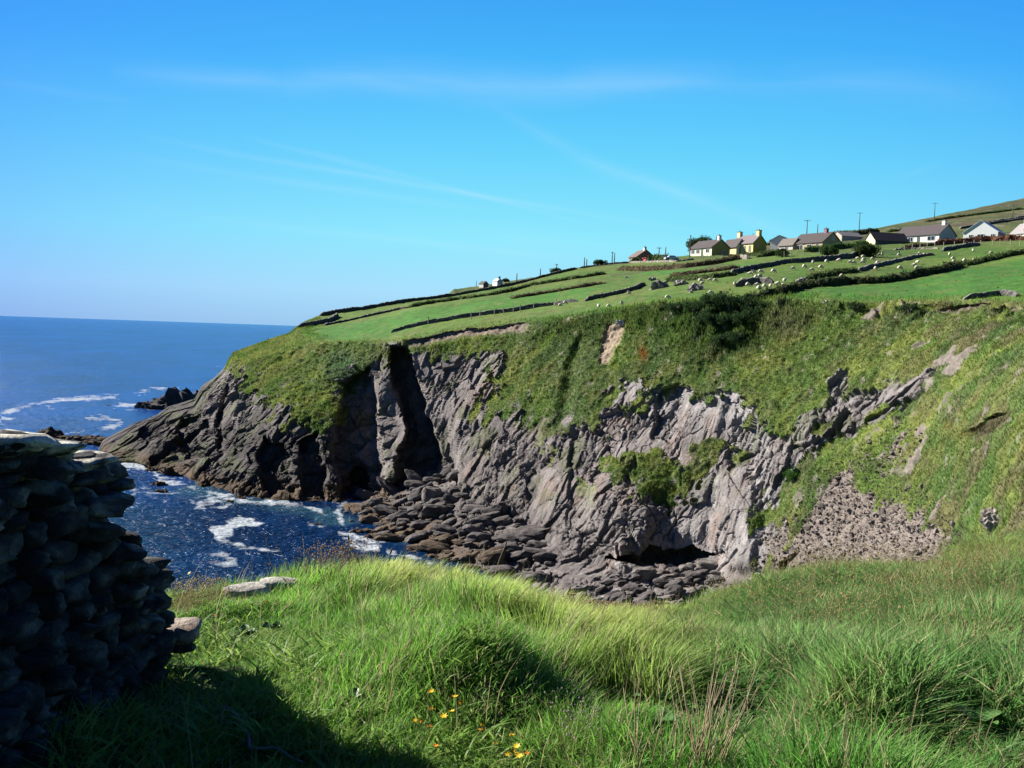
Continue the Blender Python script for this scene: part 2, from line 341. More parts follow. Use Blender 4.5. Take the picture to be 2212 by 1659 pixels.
GRASSP = [[(1355, 985), (1400, 968), (1440, 985), (1510, 1010), (1490, 1075), (1432, 1105), (1378, 1065), (1345, 1025)],
          [(1650, 862), (1690, 868), (1705, 910), (1675, 920)], [(870, 742), (1130, 722), (1128, 765), (1100, 790), (1090, 760), (960, 765), (900, 758)]]
SCREEP = [(1775, 1063), (1818, 1020), (1878, 1003), (1946, 935), (1960, 940), (1910, 999), (1869, 1041), (1899, 1093), (1989, 1088), (2040, 1161), (2018, 1187), (2048, 1204), (1990, 1246), (1960, 1400), (1600, 1400), (1638, 1264), (1664, 1174), (1715, 1140)]
rock = np.zeros(len(P), np.float32)
frag = fbm(P, (2.0, 2.0, 5.5), 4, 71, .68) * 74 + fbm(P, .55, 2, 72) * 12
for k_, p in enumerate(ROCKP): rock = np.maximum(rock, 1 - sm(sd(p) + frag * (1, .45, .6)[k_], -2, 2))
for p in GRASSP: rock = np.maximum(rock * sm(sd(p) + frag * .8, -2, 2), 0)
scree = 1 - sm(sd(SCREEP) + frag * .7, -3, 3); rock *= 1 - scree
upper = 1 - sm(T2, 3.93, 4.02)                         # fields and hill above the brink
leftbare = 1 - sm(SX, 470, 505)
rock = np.where(leftbare > .5, 1, rock * (1 - upper)); rock = np.maximum(rock, sm(T2, 6.0, 6.05) * (1 - sm(SX, 1600, 1700)))
# ragged scraps of grass on ledges of the right wall, and bare scraps on the slope
led = fbm(P * np.array([1, 1, 1.6]), 5, 4, 21); rock *= 1 - sm(led, .20, .25) * sm(SX, 1000, 1300) * (1 - sm(SY, 1000, 1120)) * (1 - upper)
bare = np.maximum(sm(fbm(P, (4, 4, 7), 4, 55), .40, .46) * sm(SX, 1350, 1900), sm(fbm(P, (1.3, 1.3, 3), 3, 56, .6), .42, .48) * sm(SX, 480, 520) * .8) * (1 - upper) * (1 - rock) * (1 - scree)
brink = sm(T2, 4.0, 4.02) * (1 - sm(T2, 4.07, 4.16))    # eroded earth just under the turf
earth = brink * np.maximum((1 - sm(np.abs(SX - 1010), 110, 150)) * sm(SX, 850, 880), .9 * (1 - sm(np.abs(SX - 2090), 90, 140))) * sm(fbm(P, 5, 3, 91), -.35, 0)
slip = 1 - sm(sd([(1300, 745), (1318, 705), (1345, 700), (1338, 740), (1312, 790), (1295, 790)]), -4, 4)
# sculpt: push or pull along the line of sight, in metres
RELIEF = [([(846, 752), (880, 752), (900, 803), (932, 916), (950, 988), (940, 1015), (895, 1037), (853, 1052), (860, 976), (886, 950), (868, 888), (852, 837)], 11, 5, 9),
          ([(742, 830), (800, 800), (812, 860), (820, 950), (826, 1040), (800, 1075), (742, 1080), (728, 980), (735, 900)], 6, 5, 12),
          ([(756, 1080), (757, 1030), (770, 1010), (785, 1020), (800, 1085)], 6, 2, 5),
          ([(822, 800), (846, 790), (870, 880), (878, 960), (858, 1045), (826, 1045), (818, 950)], -3.5, 3, 9),
          ([(1311, 1203), (1350, 1198), (1385, 1196), (1403, 1178), (1450, 1184), (1484, 1176), (1500, 1172), (1512, 1186), (1546, 1198), (1526, 1206), (1505, 1212), (1438, 1222), (1380, 1218), (1343, 1212)], 7, 0, 3),
          ([(1560, 1040), (1600, 1010), (1625, 1060), (1620, 1220), (1570, 1225), (1553, 1180)], -1.6, 12, 26),
          ([(1575, 860), (1610, 880), (1625, 1000), (1590, 1000), (1560, 940)], 1.2, 8, 20),
          ([(560, 990), (585, 950), (620, 985), (630, 1060), (585, 1075)], 4, 3, 10), ([(395, 905), (430, 900), (480, 950), (470, 990), (410, 985), (385, 940)], 5, 3, 10),
          ([(650, 960), (680, 940), (700, 1010), (695, 1075), (655, 1070)], 3.5, 3, 9), ([(490, 830), (515, 850), (500, 950), (478, 985), (470, 900)], 4.5, 3, 10),
          ([(1240, 930), (1262, 930), (1262, 1080), (1235, 1160), (1226, 1120)], 1.1, 3, 9), ([(1135, 1010), (1155, 1000), (1160, 1070), (1140, 1080)], 1.0, 3, 8),
          ([(1425, 850), (1465, 835), (1470, 870), (1440, 940), (1410, 930)], 1.6, 4, 12), ([(1290, 1060), (1395, 1050), (1400, 1150), (1340, 1190), (1290, 1160)], -1.2, 10, 26),
          ([(1180, 1145), (1230, 1150), (1300, 1190), (1330, 1230), (1250, 1290), (1160, 1260), (1170, 1190)], -2.0, 10, 26),
          ([(1720, 965), (1800, 945), (1920, 890), (2010, 820), (1960, 905), (1850, 955), (1760, 990)], 1.2, 3, 10), ([(1560, 690), (1640, 680), (1640, 760), (1560, 760)], 2.0, 10, 30),
          ([(2090, 935), (2150, 900), (2190, 885), (2170, 925), (2120, 950)], 1.8, 3, 8), ([(1980, 668), (2160, 655), (2180, 672), (2000, 690)], 1.6, 2, 6),
          ([(1240, 760), (1260, 740), (1225, 900), (1200, 920)], 1.5, 6, 18), ([(1690, 1215), (1720, 1195), (1690, 1240)], 2.5, 2, 6)]
vd = P - CAM; vd /= np.linalg.norm(vd, axis=1)[:, None]
jx = fbm(P, (3, 3, 9), 3, 12) * 9
for poly, dep, inn, out in RELIEF:
    s_ = poly_sd(SX + jx, SY + W_ * .4, poly); P += vd * (dep * (1 - sm(s_, -inn, out)))[:, None] * (T2 > 4)[:, None]
# rock blocks and slabs, dipping steeply
Gd = P.reshape(NR, NXC, 3)
def normals(Gd):
    gu = np.gradient(Gd, axis=1); gv = np.gradient(Gd, axis=0); n = np.cross(gv, gu); n /= np.linalg.norm(n, axis=2)[..., None] + 1e-9
    return n.reshape(-1, 3)
ker2 = np.hanning(41); ker2 /= ker2.sum()
def blur(A, k=ker2):
    h = len(k) // 2
    A = np.pad(A, ((h, h), (0, 0), (0, 0)), mode='edge'); A = sum(A[i:i + NR] * k[i] for i in range(len(k)))
    A = np.pad(A, ((0, 0), (h, h), (0, 0)), mode='edge'); return sum(A[:, i:i + NXC] * k[i] for i in range(len(k)))
Nn = normals(blur(Gd)); Nn[Nn[:, 1] > .3] *= 1
rm = np.where(rock > .03)[0]; Q = P[rm] + np.stack([fbm(P[rm], 14, 1, 3), fbm(P[rm], 14, 1, 4), fbm(P[rm], 14, 1, 8)], 1) * .8
# slab frame: thin across the bedding, long up the dip
bx = np.array([.80, -.35, -.18]); bx /= np.linalg.norm(bx); bz = np.array([.22, .0, .97]); bz -= bx * bz.dot(bx); bz /= np.linalg.norm(bz); by = np.cross(bz, bx)
Q = np.stack([Q @ bx, Q @ by, Q @ bz], 1)
h1, r1, e1 = facet(Q, (7.0, 8, 17), 1, .40); h2, r2, e2 = facet(Q, (3.2, 3.6, 7.0), 2, .55); h3, r3, e3 = facet(Q, (1.3, 1.5, 2.8), 3, .7); h4, r4, e4 = facet(Q, (.45, .6, 1.1), 4, .8)
Gq = P.reshape(NR, NXC, 3); stv = np.maximum(np.linalg.norm(np.gradient(Gq, axis=0), axis=2), np.linalg.norm(np.gradient(Gq, axis=1), axis=2)).ravel()[rm]; unst = 1 - .8 * sm(stv, .45, 1.2)
base = sm(T2[rm], 4.0, 4.3) * .7 + .3
edge0 = sm(T2[rm], 1.0, 1.6) if False else 1
rg = lerp(1.0, .62, sm(SX[rm], 900, 1150))
crk = sm(fbm(P[rm], 6, 3, 19), -.25, .3); dh = (rg * (1.7 * h1 + .85 * h2) + .36 * h3 * (.4 + .9 * crk) + .15 * h4 * (.3 + crk) + .06 * fbm(P[rm], .8, 3, 9) - .40 * np.exp(-e2 * 16) * crk - .22 * np.exp(-e3 * 14) * crk) * unst
lowf = 1 - .35 * sm(T2[rm], 6.0, 6.2)
fadeL = sm(SX[rm], 205, 330) * .75 + .25
fadeT = np.where(SX[rm] < 640, .35 + .65 * sm(T2[rm], 1.0, 3.5), 1)
P[rm] += Nn[rm] * (dh * rock[rm] * base * lowf * fadeL * fadeT)[:, None]
# turf: tussocks, bushes, hollows
gm = np.where((rock < .97) & (T2 > .9))[0]; Pg = P[gm]; ug = upper[gm]
tus = fbm(Pg, 1.6, 3, 41); tb = np.abs(fbm(Pg, (5, 5, 5), 3, 42))
dg = (1 - ug) * (.28 * tus + .8 * (.35 - tb) + .20 * vnoise(Pg, .55, 43)) + ug * (.10 * tus + .35 * fbm(Pg, 14, 2, 44))
lbush = np.exp(-(((SX[gm] - 1560) / 100) ** 2 + ((SY[gm] - 715) / 48) ** 2)) + .7 * sm(T2[gm], 4.0, 4.02) * (1 - sm(T2[gm], 4.1, 4.3)) * sm(SX[gm], 1130, 1200)
b1, _, be = facet(Pg, 1.9, 47, .2); dg += (1 - ug) * lbush * (1.1 * (b1 + .3) * sm(be, 0, .35))
P[gm] += Nn[gm] * (dg * (1 - rock[gm]) * (1 - .85 * scree[gm]))[:, None]
P[:, 2] += earth * 0; P += vd * (earth * 1.2 + slip * .8)[:, None]
sc_h, sc_r, sc_e = facet(P, (.5, .5, .35), 61, .8)
P += Nn * (scree * .2 * sc_h)[:, None]
# ---- colours of turf, rock and earth
n1 = fbm(P, 12, 4, 101); n2_ = fbm(P, 3, 4, 102); n3 = fbm(P, .9, 3, 103); Z = P[:, 2]
field = lc((.075, .155, .022), (.115, .19, .03), sm(fbm(P, 35, 3, 110), -.3, .4))
field = lc(field, (.13, .15, .035), .55 * sm(fbm(P, (5, 9, 9), 3, 111), .0, .45))
FIELDP = [([(652, 730), (660, 712), (760, 700), (900, 668), (1109, 640), (1250, 622), (1300, 622), (1256, 646), (1109, 668), (925, 696), (840, 720), (780, 735)], (.055, .19, .020), 4),
          ([(1660, 655), (1760, 625), (1840, 616), (1990, 603), (2212, 560), (2480, 520), (2480, 640), (2212, 640), (1900, 650)], (.050, .165, .022), 5),
          ([(1440, 592), (1350, 590), (1600, 570), (1650, 562), (1600, 575)], (.05, .18, .022), 3),
          ([(1520, 640), (1590, 622), (1660, 612), (1710, 612), (1640, 640), (1560, 654), (1250, 668)], (.115, .185, .03), 4)]
for poly, c, w in FIELDP: field = lc(field, c, (1 - sm(poly_sd(SX + W_ * .3, SY, poly), -w, w)) * .8)
rough_ = sm(fbm(P, (6, 8, 8), 4, 113), .05, .35) * (sm(SX, 1280, 1340) * (1 - sm(T2, 2.6, 3.0)) + (1 - sm(np.abs(SX - 1480), 60, 110)) * sm(T2, 2, 2.3) * (1 - sm(T2, 3.4, 3.6)))
field = lc(field, (.10, .095, .045), np.clip(rough_, 0, 1) * .8)
hill = lc((.055, .085, .022), (.13, .14, .05), sm(fbm(P, (22, 30, 12), 4, 114), -.25, .3)); hill = lc(hill, (.095, .065, .045), sm(fbm(P, 14, 4, 115, .6), -.1, .25) * .8); hill = lc(hill, (.26, .24, .20), sm(fbm(P, (6, 9, 3), 4, 123, .6), .36, .45) * .6)
field = lc(field, hill, (1 - sm(T2, 1.75, 2.0)) * sm(SX, 1560, 1680))
field = lc(field, (.16, .17, .05), sm(fbm(P, (2.2, 6, 4), 4, 117, .65), .08, .4) * .45); field = lc(field, lc((.10, .15, .035), (.19, .21, .06), sm(fbm(P, 3, 4, 118), -.3, .3)), 1 - sm(SX + W_ * 3, 570, 720)); field *= (1 + .30 * fbm(P, 1.6, 3, 116))[:, None]
slope = lc((.105, .165, .034), (.19, .225, .052), sm(n2_ + n3 * .5, -.3, .4))
gs = sm(n1, -.05, .3); slope = lc(slope, (.07, .125, .032), gs * .75)
slope = lc(slope, (.055, .095, .03), sm(fbm(P, (9, 9, 12), 3, 124, .6) + .35 * np.exp(-(((SX - 1480) / 260) ** 2 + ((SY - 760) / 90) ** 2)), .05, .4) * .75)
slope = lc(slope, (.15, .135, .085), sm(fbm(P, (1.8, 1.8, 4), 4, 122, .65), .16, .42) * .4)
slope = lc(slope, (.125, .098, .06), sm(fbm(P, 3.5, 5, 120, .6), .02, .28) * (.12 + .55 * sm(SX, 1880, 2080)))
slope = lc(slope, (.19, .19, .06), sm(fbm(P, (3, 3, 5), 4, 121, .6), .05, .35) * .5)
slope = lc(slope, (.035, .07, .022), np.clip(lbush_full := (np.exp(-(((SX - 1565) / 110) ** 2 + ((SY - 715) / 50) ** 2)) * 1.3 + .6 * (1 - sm(T2, 4.1, 4.35)) * sm(SX, 1130, 1220) * (1 - sm(SX, 1700, 1850))), 0, 1) * sm(n3 + n2_, -.5, .2) * .85)
slope = lc(slope, (.085, .15, .075), np.exp(-(((SX - 745) / 45) ** 2 + ((SY - 790) / 40) ** 2)) * .9)
slope = lc(slope, (.16, .14, .09), np.exp(-(((SX - 1700) / 50) ** 2 + ((SY - 700) / 40) ** 2)) * .6)
orange = np.exp(-(((SX - 1388) / 9) ** 2 + ((SY - 762) / 13) ** 2)) + .5 * np.exp(-(((SX - 2065) / 25) ** 2 + ((SY - 930) / 16) ** 2)) * (n3 > 0); slope = lc(slope, (.22, .085, .02), np.clip(orange, 0, 1))
rc = np.zeros((len(P), 3)); rc[:] = (.125, .108, .105)
rr = np.zeros(len(P)); rr[rm] = .5 * r2 + .3 * r3 + .2 * r1
pale = sm(SX, 1150, 1500) * sm(n1 + n2_ * .6, -.5, .4)  # right-hand rock coloured paler for the sun that falls on it
rc = lc((.12, .106, .104), (.27, .24, .225), rr); rc = lc(rc, (.335, .318, .312), pale * .7)
rc = lc(rc, (.24, .165, .13), sm(fbm(P, (5, 5, 8), 3, 131), .22, .5) * sm(SX, 500, 900) * .4)
dk = (1 - sm(Z + n1 * 6, 7, 17)) * (1 - sm(SX, 700, 800)); dk = np.maximum(dk, .95 * (1 - sm(SX + n1 * 60, 400, 500)))  # rock darker low down and towards the left end
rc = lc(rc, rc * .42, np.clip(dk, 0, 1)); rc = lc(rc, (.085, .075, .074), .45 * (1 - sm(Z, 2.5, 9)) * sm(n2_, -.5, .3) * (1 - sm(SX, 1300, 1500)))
rc = lc(rc, (.105, .07, .042), (1 - sm(Z + n2_ * 1.6, 1.0, 3.4)) * (1 - sm(SX, 900, 1150)) * .9)
rc = lc(rc, (.42, .40, .38), sm(fbm(P, (1.0, 1.0, 3.5), 3, 133), .42, .6) * .5 * sm(SX, 1100, 1300))
rc = lc(rc, (.10, .12, .045), sm(fbm(P, 4, 3, 135), .15, .4) * .5 * (1 - sm(SY, 1000, 1100)))
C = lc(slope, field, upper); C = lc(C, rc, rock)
C = lc(C, (.22, .185, .165), bare * .9)
C = lc(C, lc((.16, .12, .10), (.26, .20, .165), sm(n2_, -.3, .4)), earth * .95)
C = lc(C, (.34, .26, .19), slip * .9)
C = lc(C, lc((.15, .125, .108), (.26, .22, .19), sc_r * .7 + .3 * sm(n3, -.3, .4)), scree)
C = lc(C, (.055, .035, .03), (1 - sm(poly_sd(SX, SY, [(2100, 935), (2150, 905), (2190, 888), (2170, 925), (2120, 948)]), -2, 4)) * .7)
TF = grid_faces(NR, NXC)
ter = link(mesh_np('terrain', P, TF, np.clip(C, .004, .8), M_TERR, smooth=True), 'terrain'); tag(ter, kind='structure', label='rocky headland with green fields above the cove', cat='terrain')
# sharper shading on rock: flat faces there
fl = rock.reshape(NR, NXC)[:-1, :-1].ravel() > .45
ter.data.materials.append(M_CLIFF); ter.data.polygons.foreach_set('material_index', fl.astype(np.int32))
ter.data.polygons.foreach_set('use_smooth', ~fl)

# coarse copy for placing things on the ground
st = 3; Gc = P.reshape(NR, NXC, 3)[::st, ::st]; Fc = grid_faces(Gc.shape[0], Gc.shape[1])
BVH = BVHTree.FromPolygons(Gc.reshape(-1, 3).tolist(), Fc.tolist())
CV = Vector(CAM)
def hit(X, Y):
    d = Vector(ray(X, Y)).normalized(); r = BVH.ray_cast(CV, d)
    for k in range(1, 12):
        if r[0] is not None: break
        r = BVH.ray_cast(CV, Vector(ray(X, Y + 1.5 * k)).normalized())
    return r[0], r[1]
def drop(x, y, z=400):
    r = BVH.ray_cast(Vector((x, y, z)), Vector((0, 0, -1))); return r[0]

# distant hill past the skyline wall
hx = np.linspace(930, 1330, 120); hy = np.interp(hx, [930, 961, 981, 1017, 1060, 1109, 1200, 1330], [652, 641, 624, 620, 613, 606, 592, 585])
A = at_d(hx, hy, 850.0); Bk = A + np.array([0, 60, -8]); Fr = at_d(hx, hy + 45, 790.0); gr = []
for k in range(12): gr.append(Fr + (A - Fr) * (k / 12) ** .7)
for k in range(4): gr.append(A + (Bk - A) * (k / 3))
gr = np.array(gr); gp = gr.reshape(-1, 3); gp = gp + np.stack([0 * gp[:, 0], 0 * gp[:, 0], fbm(gp, 9, 4, 8) * 1.2], 1)
o = link(mesh_np('hill', gp, grid_faces(16, 120), lc((.06, .10, .025), (.11, .14, .04), sm(fbm(gp, 8, 3, 9), -.3, .3)), M_TERR), 'hill'); tag(o, kind='structure')

# ------------------------------------------------------------------ sea
def foam_mask(SXw, SYw, PW):
    n = fbm(PW, (5, 9, 1), 4, 201); nf = fbm(PW, (1.4, 2.6, 1), 4, 202); wx = SXw + fbm(PW, 8, 4, 203, .65) * 22; wy = SYw + fbm(PW, 6, 4, 204, .65) * 8
    f = np.zeros(len(PW))
    def patch(poly, a, w=6): return a * (1 - sm(poly_sd(wx, wy, poly), -w, w))
    def streak(pts, wd, a): return a * (1 - sm(line_d(wx, wy, pts), 0, wd * 1.6))
    f = np.maximum(f, patch([(490, 1120), (520, 1113), (572, 1128), (560, 1138), (520, 1142), (500, 1158), (468, 1165), (455, 1155), (462, 1140), (485, 1135)], 1.25, 5))
    S = [([(460, 1160), (500, 1175), (545, 1182), (600, 1190)], 7, .95), ([(395, 1182), (440, 1195), (480, 1200), (505, 1220)], 12, .62), ([(395, 1205), (450, 1215), (505, 1222)], 9, .55),
         ([(620, 1090), (650, 1095), (680, 1105), (700, 1115)], 6, .8), ([(740, 1095), (735, 1120), (740, 1150), (790, 1165), (830, 1175)], 12, .95), ([(670, 1135), (700, 1138), (740, 1130)], 6, .7),
         ([(740, 1165), (780, 1185), (820, 1182)], 9, .9), ([(850, 1190), (900, 1208), (960, 1235)], 9, .9), ([(210, 1000), (250, 1003), (300, 1005), (340, 1012)], 11, 1.1),
         ([(330, 1010), (345, 1035), (400, 1045), (440, 1062), (490, 1072), (560, 1086), (660, 1094)], 8, .85), ([(240, 1040), (300, 1055), (360, 1060), (430, 1072), (500, 1085)], 13, .62),
         ([(330, 1072), (400, 1080), (450, 1085)], 8, .5), ([(0, 910), (15, 890), (60, 876), (110, 866), (170, 862), (250, 857)], 6, .9), ([(90, 868), (105, 875), (115, 885)], 5, .7), ([(0, 912), (5, 900), (30, 905)], 10, .55),
         ([(300, 849), (330, 842), (380, 840)], 4, .8), ([(245, 876), (290, 877), (330, 880), (360, 882)], 5, .95), ([(190, 905), (225, 903), (260, 912)], 9, .75), ([(170, 935), (215, 925), (250, 918)], 8, .75), ([(60, 930), (110, 938), (200, 930)], 5, .5),
         ([(430, 1098), (500, 1095)], 5, .55), ([(640, 801), (460, 792)], 2.5, .35), ([(760, 1075), (720, 1090)], 5, .7)]
    for s in S: f = np.maximum(f, streak(*s))
    v = f * .95 + .55 * n + .60 * nf - .36
    cov = sm(v, -.25, .75) * sm(f, .02, .3)
    caps = sm(fbm(PW, (2.2, 5, 1), 4, 207), .60, .70) * .5
    return np.clip(np.maximum(cov, caps * .25), 0, 1)
# near water: polar grid following the view, down to the foot of the near slope; far water reaches the horizon
ncs = 900; xs = np.linspace(-160, 1500, ncs); ys = np.concatenate([np.linspace(0, 1, 620) ** 1.0])
n_px = 16 * (700 / 16) ** ys                       # px below the horizon: 16 .. 700
Xg, Ng = np.meshgrid(xs, n_px); Yg = 680 + .03387 * Xg + Ng * 1.0
PWg = at_z(Xg, Yg, 0.0).reshape(-1, 3)
dist = np.linalg.norm(PWg - CAM, axis=1)
amp = np.clip(1 - dist / 1400, .05, 1)
wav = .16 * fbm(PWg, (6, 3.5, 1), 4, 210, .6) + .10 * fbm(PWg, (1.6, .9, 1), 3, 211)
PWg[:, 2] += wav * amp * 1.3
sx_, sy_ = Xg.ravel().astype(np.float32), Yg.ravel().astype(np.float32)
fo = foam_mask(sx_, sy_, PWg)
deep = lc((.005, .055, .235), (.003, .022, .078), sm(fbm(PWg, (30, 60, 1), 3, 213) * .4 + sm(dist, 330, 130) * .9, .1, .9))
deep = deep * np.array([.5, .84, .86]) * (1 + .55 * fbm(PWg, (70, 160, 1), 5, 215, .75) + .35 * fbm(PWg, (9, 14, 1), 3, 216, .8))[:, None]
deep = lc(deep, (.03, .09, .12), np.clip(sm(fbm(PWg, 7, 3, 214), -.1, .4) * (1 - sm(line_d(sx_, sy_, [(230, 1010), (400, 1050), (660, 1092), (760, 1140), (900, 1200)]), 5, 35)), 0, 1) * .6)
def water_mat(name, near=True):
    m, t, b = mat_new(name); N = t.nodes; L = t.links
    at = N.new('ShaderNodeAttribute'); at.attribute_name = 'Col'; fa = N.new('ShaderNodeAttribute'); fa.attribute_name = 'foam'
    g0 = N.new('ShaderNodeNewGeometry'); fm = N.new('ShaderNodeMapping'); fm.inputs['Scale'].default_value = (1, .6, 1); L.new(g0.outputs['Position'], fm.inputs[0])
    fn = N.new('ShaderNodeTexNoise'); fn.inputs['Scale'].default_value = 1.1; fn.inputs['Detail'].default_value = 7; fn.inputs['Roughness'].default_value = .7; L.new(fm.outputs[0], fn.inputs['Vector'])
    q1 = N.new('ShaderNodeMath'); q1.operation = 'MULTIPLY_ADD'; L.new(fa.outputs['Fac'], q1.inputs[0]); q1.inputs[1].default_value = 1.15; q1.inputs[2].default_value = -1.02
    q2 = N.new('ShaderNodeMath'); q2.operation = 'MULTIPLY_ADD'; L.new(fn.outputs[0], q2.inputs[0]); q2.inputs[1].default_value = 1.25; L.new(q1.outputs[0], q2.inputs[2])
    q3 = N.new('ShaderNodeMapRange'); L.new(q2.outputs[0], q3.inputs[0]); q3.inputs[1].default_value = 0; q3.inputs[2].default_value = .85; FO = q3.outputs[0]
    mx = N.new('ShaderNodeMixRGB'); L.new(FO, mx.inputs[0]); L.new(at.outputs['Color'], mx.inputs[1]); mx.inputs[2].default_value = (.36, .40, .43, 1)
    L.new(mx.outputs[0], b.inputs['Base Color'])
    ge = N.new('ShaderNodeNewGeometry'); hs = []
    for s, sc in ((3.0, (1, 1.9, 1)), (.8, (1, 1.7, 1))):
        mp = N.new('ShaderNodeMapping'); mp.inputs['Scale'].default_value = sc; mp.inputs['Rotation'].default_value = (0, 0, R(20)); L.new(ge.outputs['Position'], mp.inputs[0])
        no = N.new('ShaderNodeTexNoise'); no.inputs['Scale'].default_value = 1 / s; no.inputs['Detail'].default_value = 4; L.new(mp.outputs[0], no.inputs['Vector']); hs.append(no.outputs[0])
    ad = N.new('ShaderNodeMath'); ad.operation = 'MULTIPLY_ADD'; L.new(hs[0], ad.inputs[0]); ad.inputs[1].default_value = 2.2; L.new(hs[1], ad.inputs[2])
    bp = N.new('ShaderNodeBump'); bp.inputs['Strength'].default_value = .95; bp.inputs['Distance'].default_value = .55; L.new(ad.outputs[0], bp.inputs['Height']); L.new(bp.outputs[0], b.inputs['Normal'])
    ro = N.new('ShaderNodeMapRange'); L.new(FO, ro.inputs[0]); ro.inputs[3].default_value = .22; ro.inputs[4].default_value = .9; L.new(ro.outputs[0], b.inputs['Roughness'])
    b.inputs['IOR'].default_value = 1.33; b.inputs['Specular IOR Level'].default_value = .12
    return m
M_SEA = water_mat('sea_water')
me = mesh_np('water', PWg, grid_faces(len(n_px), ncs), deep, M_SEA)
a = me.attributes.new('foam', 'FLOAT', 'POINT'); a.data.foreach_set('value', fo.astype(np.float32))
# far sheet, 25 cm lower, out to the horizon
xs2 = np.linspace(-40000, 40000, 60); ys2 = np.concatenate([[-60, 60], 60 * (500.0) ** np.linspace(0.05, 1, 60)])
xf, yf = np.meshgrid(xs2, ys2); PF = np.stack([xf * np.clip(yf / 20000, .02, 1), yf, 0 * xf - .9], -1).reshape(-1, 3)
cf = np.zeros((len(PF), 3)); cf[:] = (.003, .041, .207)
me2 = mesh_np('water_far', PF, grid_faces(len(ys2), 60), cf, M_SEA); a = me2.attributes.new('foam', 'FLOAT', 'POINT'); a.data.foreach_set('value', np.zeros(len(PF), np.float32))
tag(link(me, 'water'), kind='structure', label='blue bay water with white foam', cat='sea'); tag(link(me2, 'sea'), kind='structure', label='open blue sea out to the horizon', cat='sea')

# ------------------------------------------------------------------ near ground (the knoll the viewer stands on)
SIL = [(-1500, 1330), (-400, 1310), (350, 1285), (500, 1270), (640, 1238), (850, 1222), (1000, 1216), (1100, 1232), (1200, 1280), (1300, 1306), (1400, 1318), (1480, 1320), (1600, 1290), (1750, 1246), (1900, 1232), (2050, 1208), (2212, 1148), (2480, 1080), (3700, 1000)]
RDG = [(-1500, 5.5), (350, 6.6), (500, 7), (700, 7.4), (1000, 8), (1200, 8.4), (1400, 8.8), (1600, 9), (1750, 9.5), (2050, 11), (2212, 12), (2600, 14), (3700, 17)]
SILx, SILy = np.array(SIL).T; RDx, RDd = np.array(RDG).T
def gz(x, y):
    x = np.asarray(x, float); y = np.asarray(y, float); a = CX + 2160 * x / np.maximum(y, 2.5); a = np.clip(a, -1500, 3700)
    D = np.interp(a, RDx, RDd); r = ray(a, np.interp(a, SILx, SILy)); zr = CAM[2] + r[..., 2] / r[..., 1] * D - np.interp(a, [300, 400, 900, 1500, 2212], [.05, .10, .21, .17, .20])
    t = np.clip((y - 2.6) / (D - 2.6), 0, 1); z = 28.40 + (zr - 28.40) * (t ** 1.25)
    d = np.maximum(y - D, 0); z = z - .22 * d - .055 * d * d
    return np.maximum(z, -4)
MOUND = [(-.55, 4.9, .5, .12), (.45, 5.6, .8, .16), (.05, 4.4, .45, .12), (.24, 4.6, .42, .15), (.84, 4.4, .34, .17), (1.6, 4.4, .55, .10), (1.35, 5.6, .7, .1), (2.9, 6.6, .9, .22), (2.2, 4.2, .5, .1), (.95, 3.9, .4, -.10), (1.12, 4.6, .24, -.26), (.60, 4.65, .26, -.28), (2.4, 5.3, .7, .08), (-.2, 4.55, .3, .16), (.3, 4.3, .3, -.1), (.35, 4.75, .2, -.12), (-.1, 5.35, .3, -.1), (2.9, 8.6, 1.0, .25), (-.3, 6.0, .6, .08), (.42, 3.9, .4, .08)]
def gzf(x, y):
    x = np.asarray(x, float); y = np.asarray(y, float); z = gz(x, y); Q = np.stack([x.ravel(), y.ravel(), 0 * x.ravel()], 1)
    f = (fbm(Q, .9, 3, 301) * .10 + fbm(Q, .28, 2, 302) * .035).reshape(x.shape)
    for mx, my, r, h in MOUND: f = f + h * np.exp(-(((x - mx) ** 2 + (y - my) ** 2) / (r * r)))
    return z + f * np.clip((y - .5) / 2, 0, 1)
gx = np.concatenate([np.linspace(-45, -8, 16)[:-1], np.linspace(-8, 13, 330), np.linspace(13, 60, 18)[1:]])
gy = np.concatenate([np.linspace(-9, 1, 18)[:-1], np.linspace(1, 15, 240), 15 * (55 / 15) ** np.linspace(0, 1, 30)[1:]])
gX, gY = np.meshgrid(gx, gy); gZ = gzf(gX, gY); GP = np.stack([gX, gY, gZ], -1).reshape(-1, 3)
gc = lc((.035, .05, .014), (.06, .045, .025), sm(fbm(GP, .5, 3, 304), 0, .4)); gc = lc(gc, (.08, .12, .03), sm(GP[:, 1], 11, 16))
tag(link(mesh_np('ground', GP, grid_faces(len(gy), len(gx))[:, ::-1], gc, M_SOIL), 'ground'), kind='structure', label='grassy knoll in front of the cove', cat='ground')
def gpt(X, Y):
    """point of the near ground seen at frame position X, Y"""
    r = ray(X, Y); r = r / r[1]; t = 2.0
    while t < 20:
        p = CAM + r * t
        if p[2] < gzf(p[0], p[1]): break
        t += .02
    p[2] = gzf(p[0], p[1]); return p

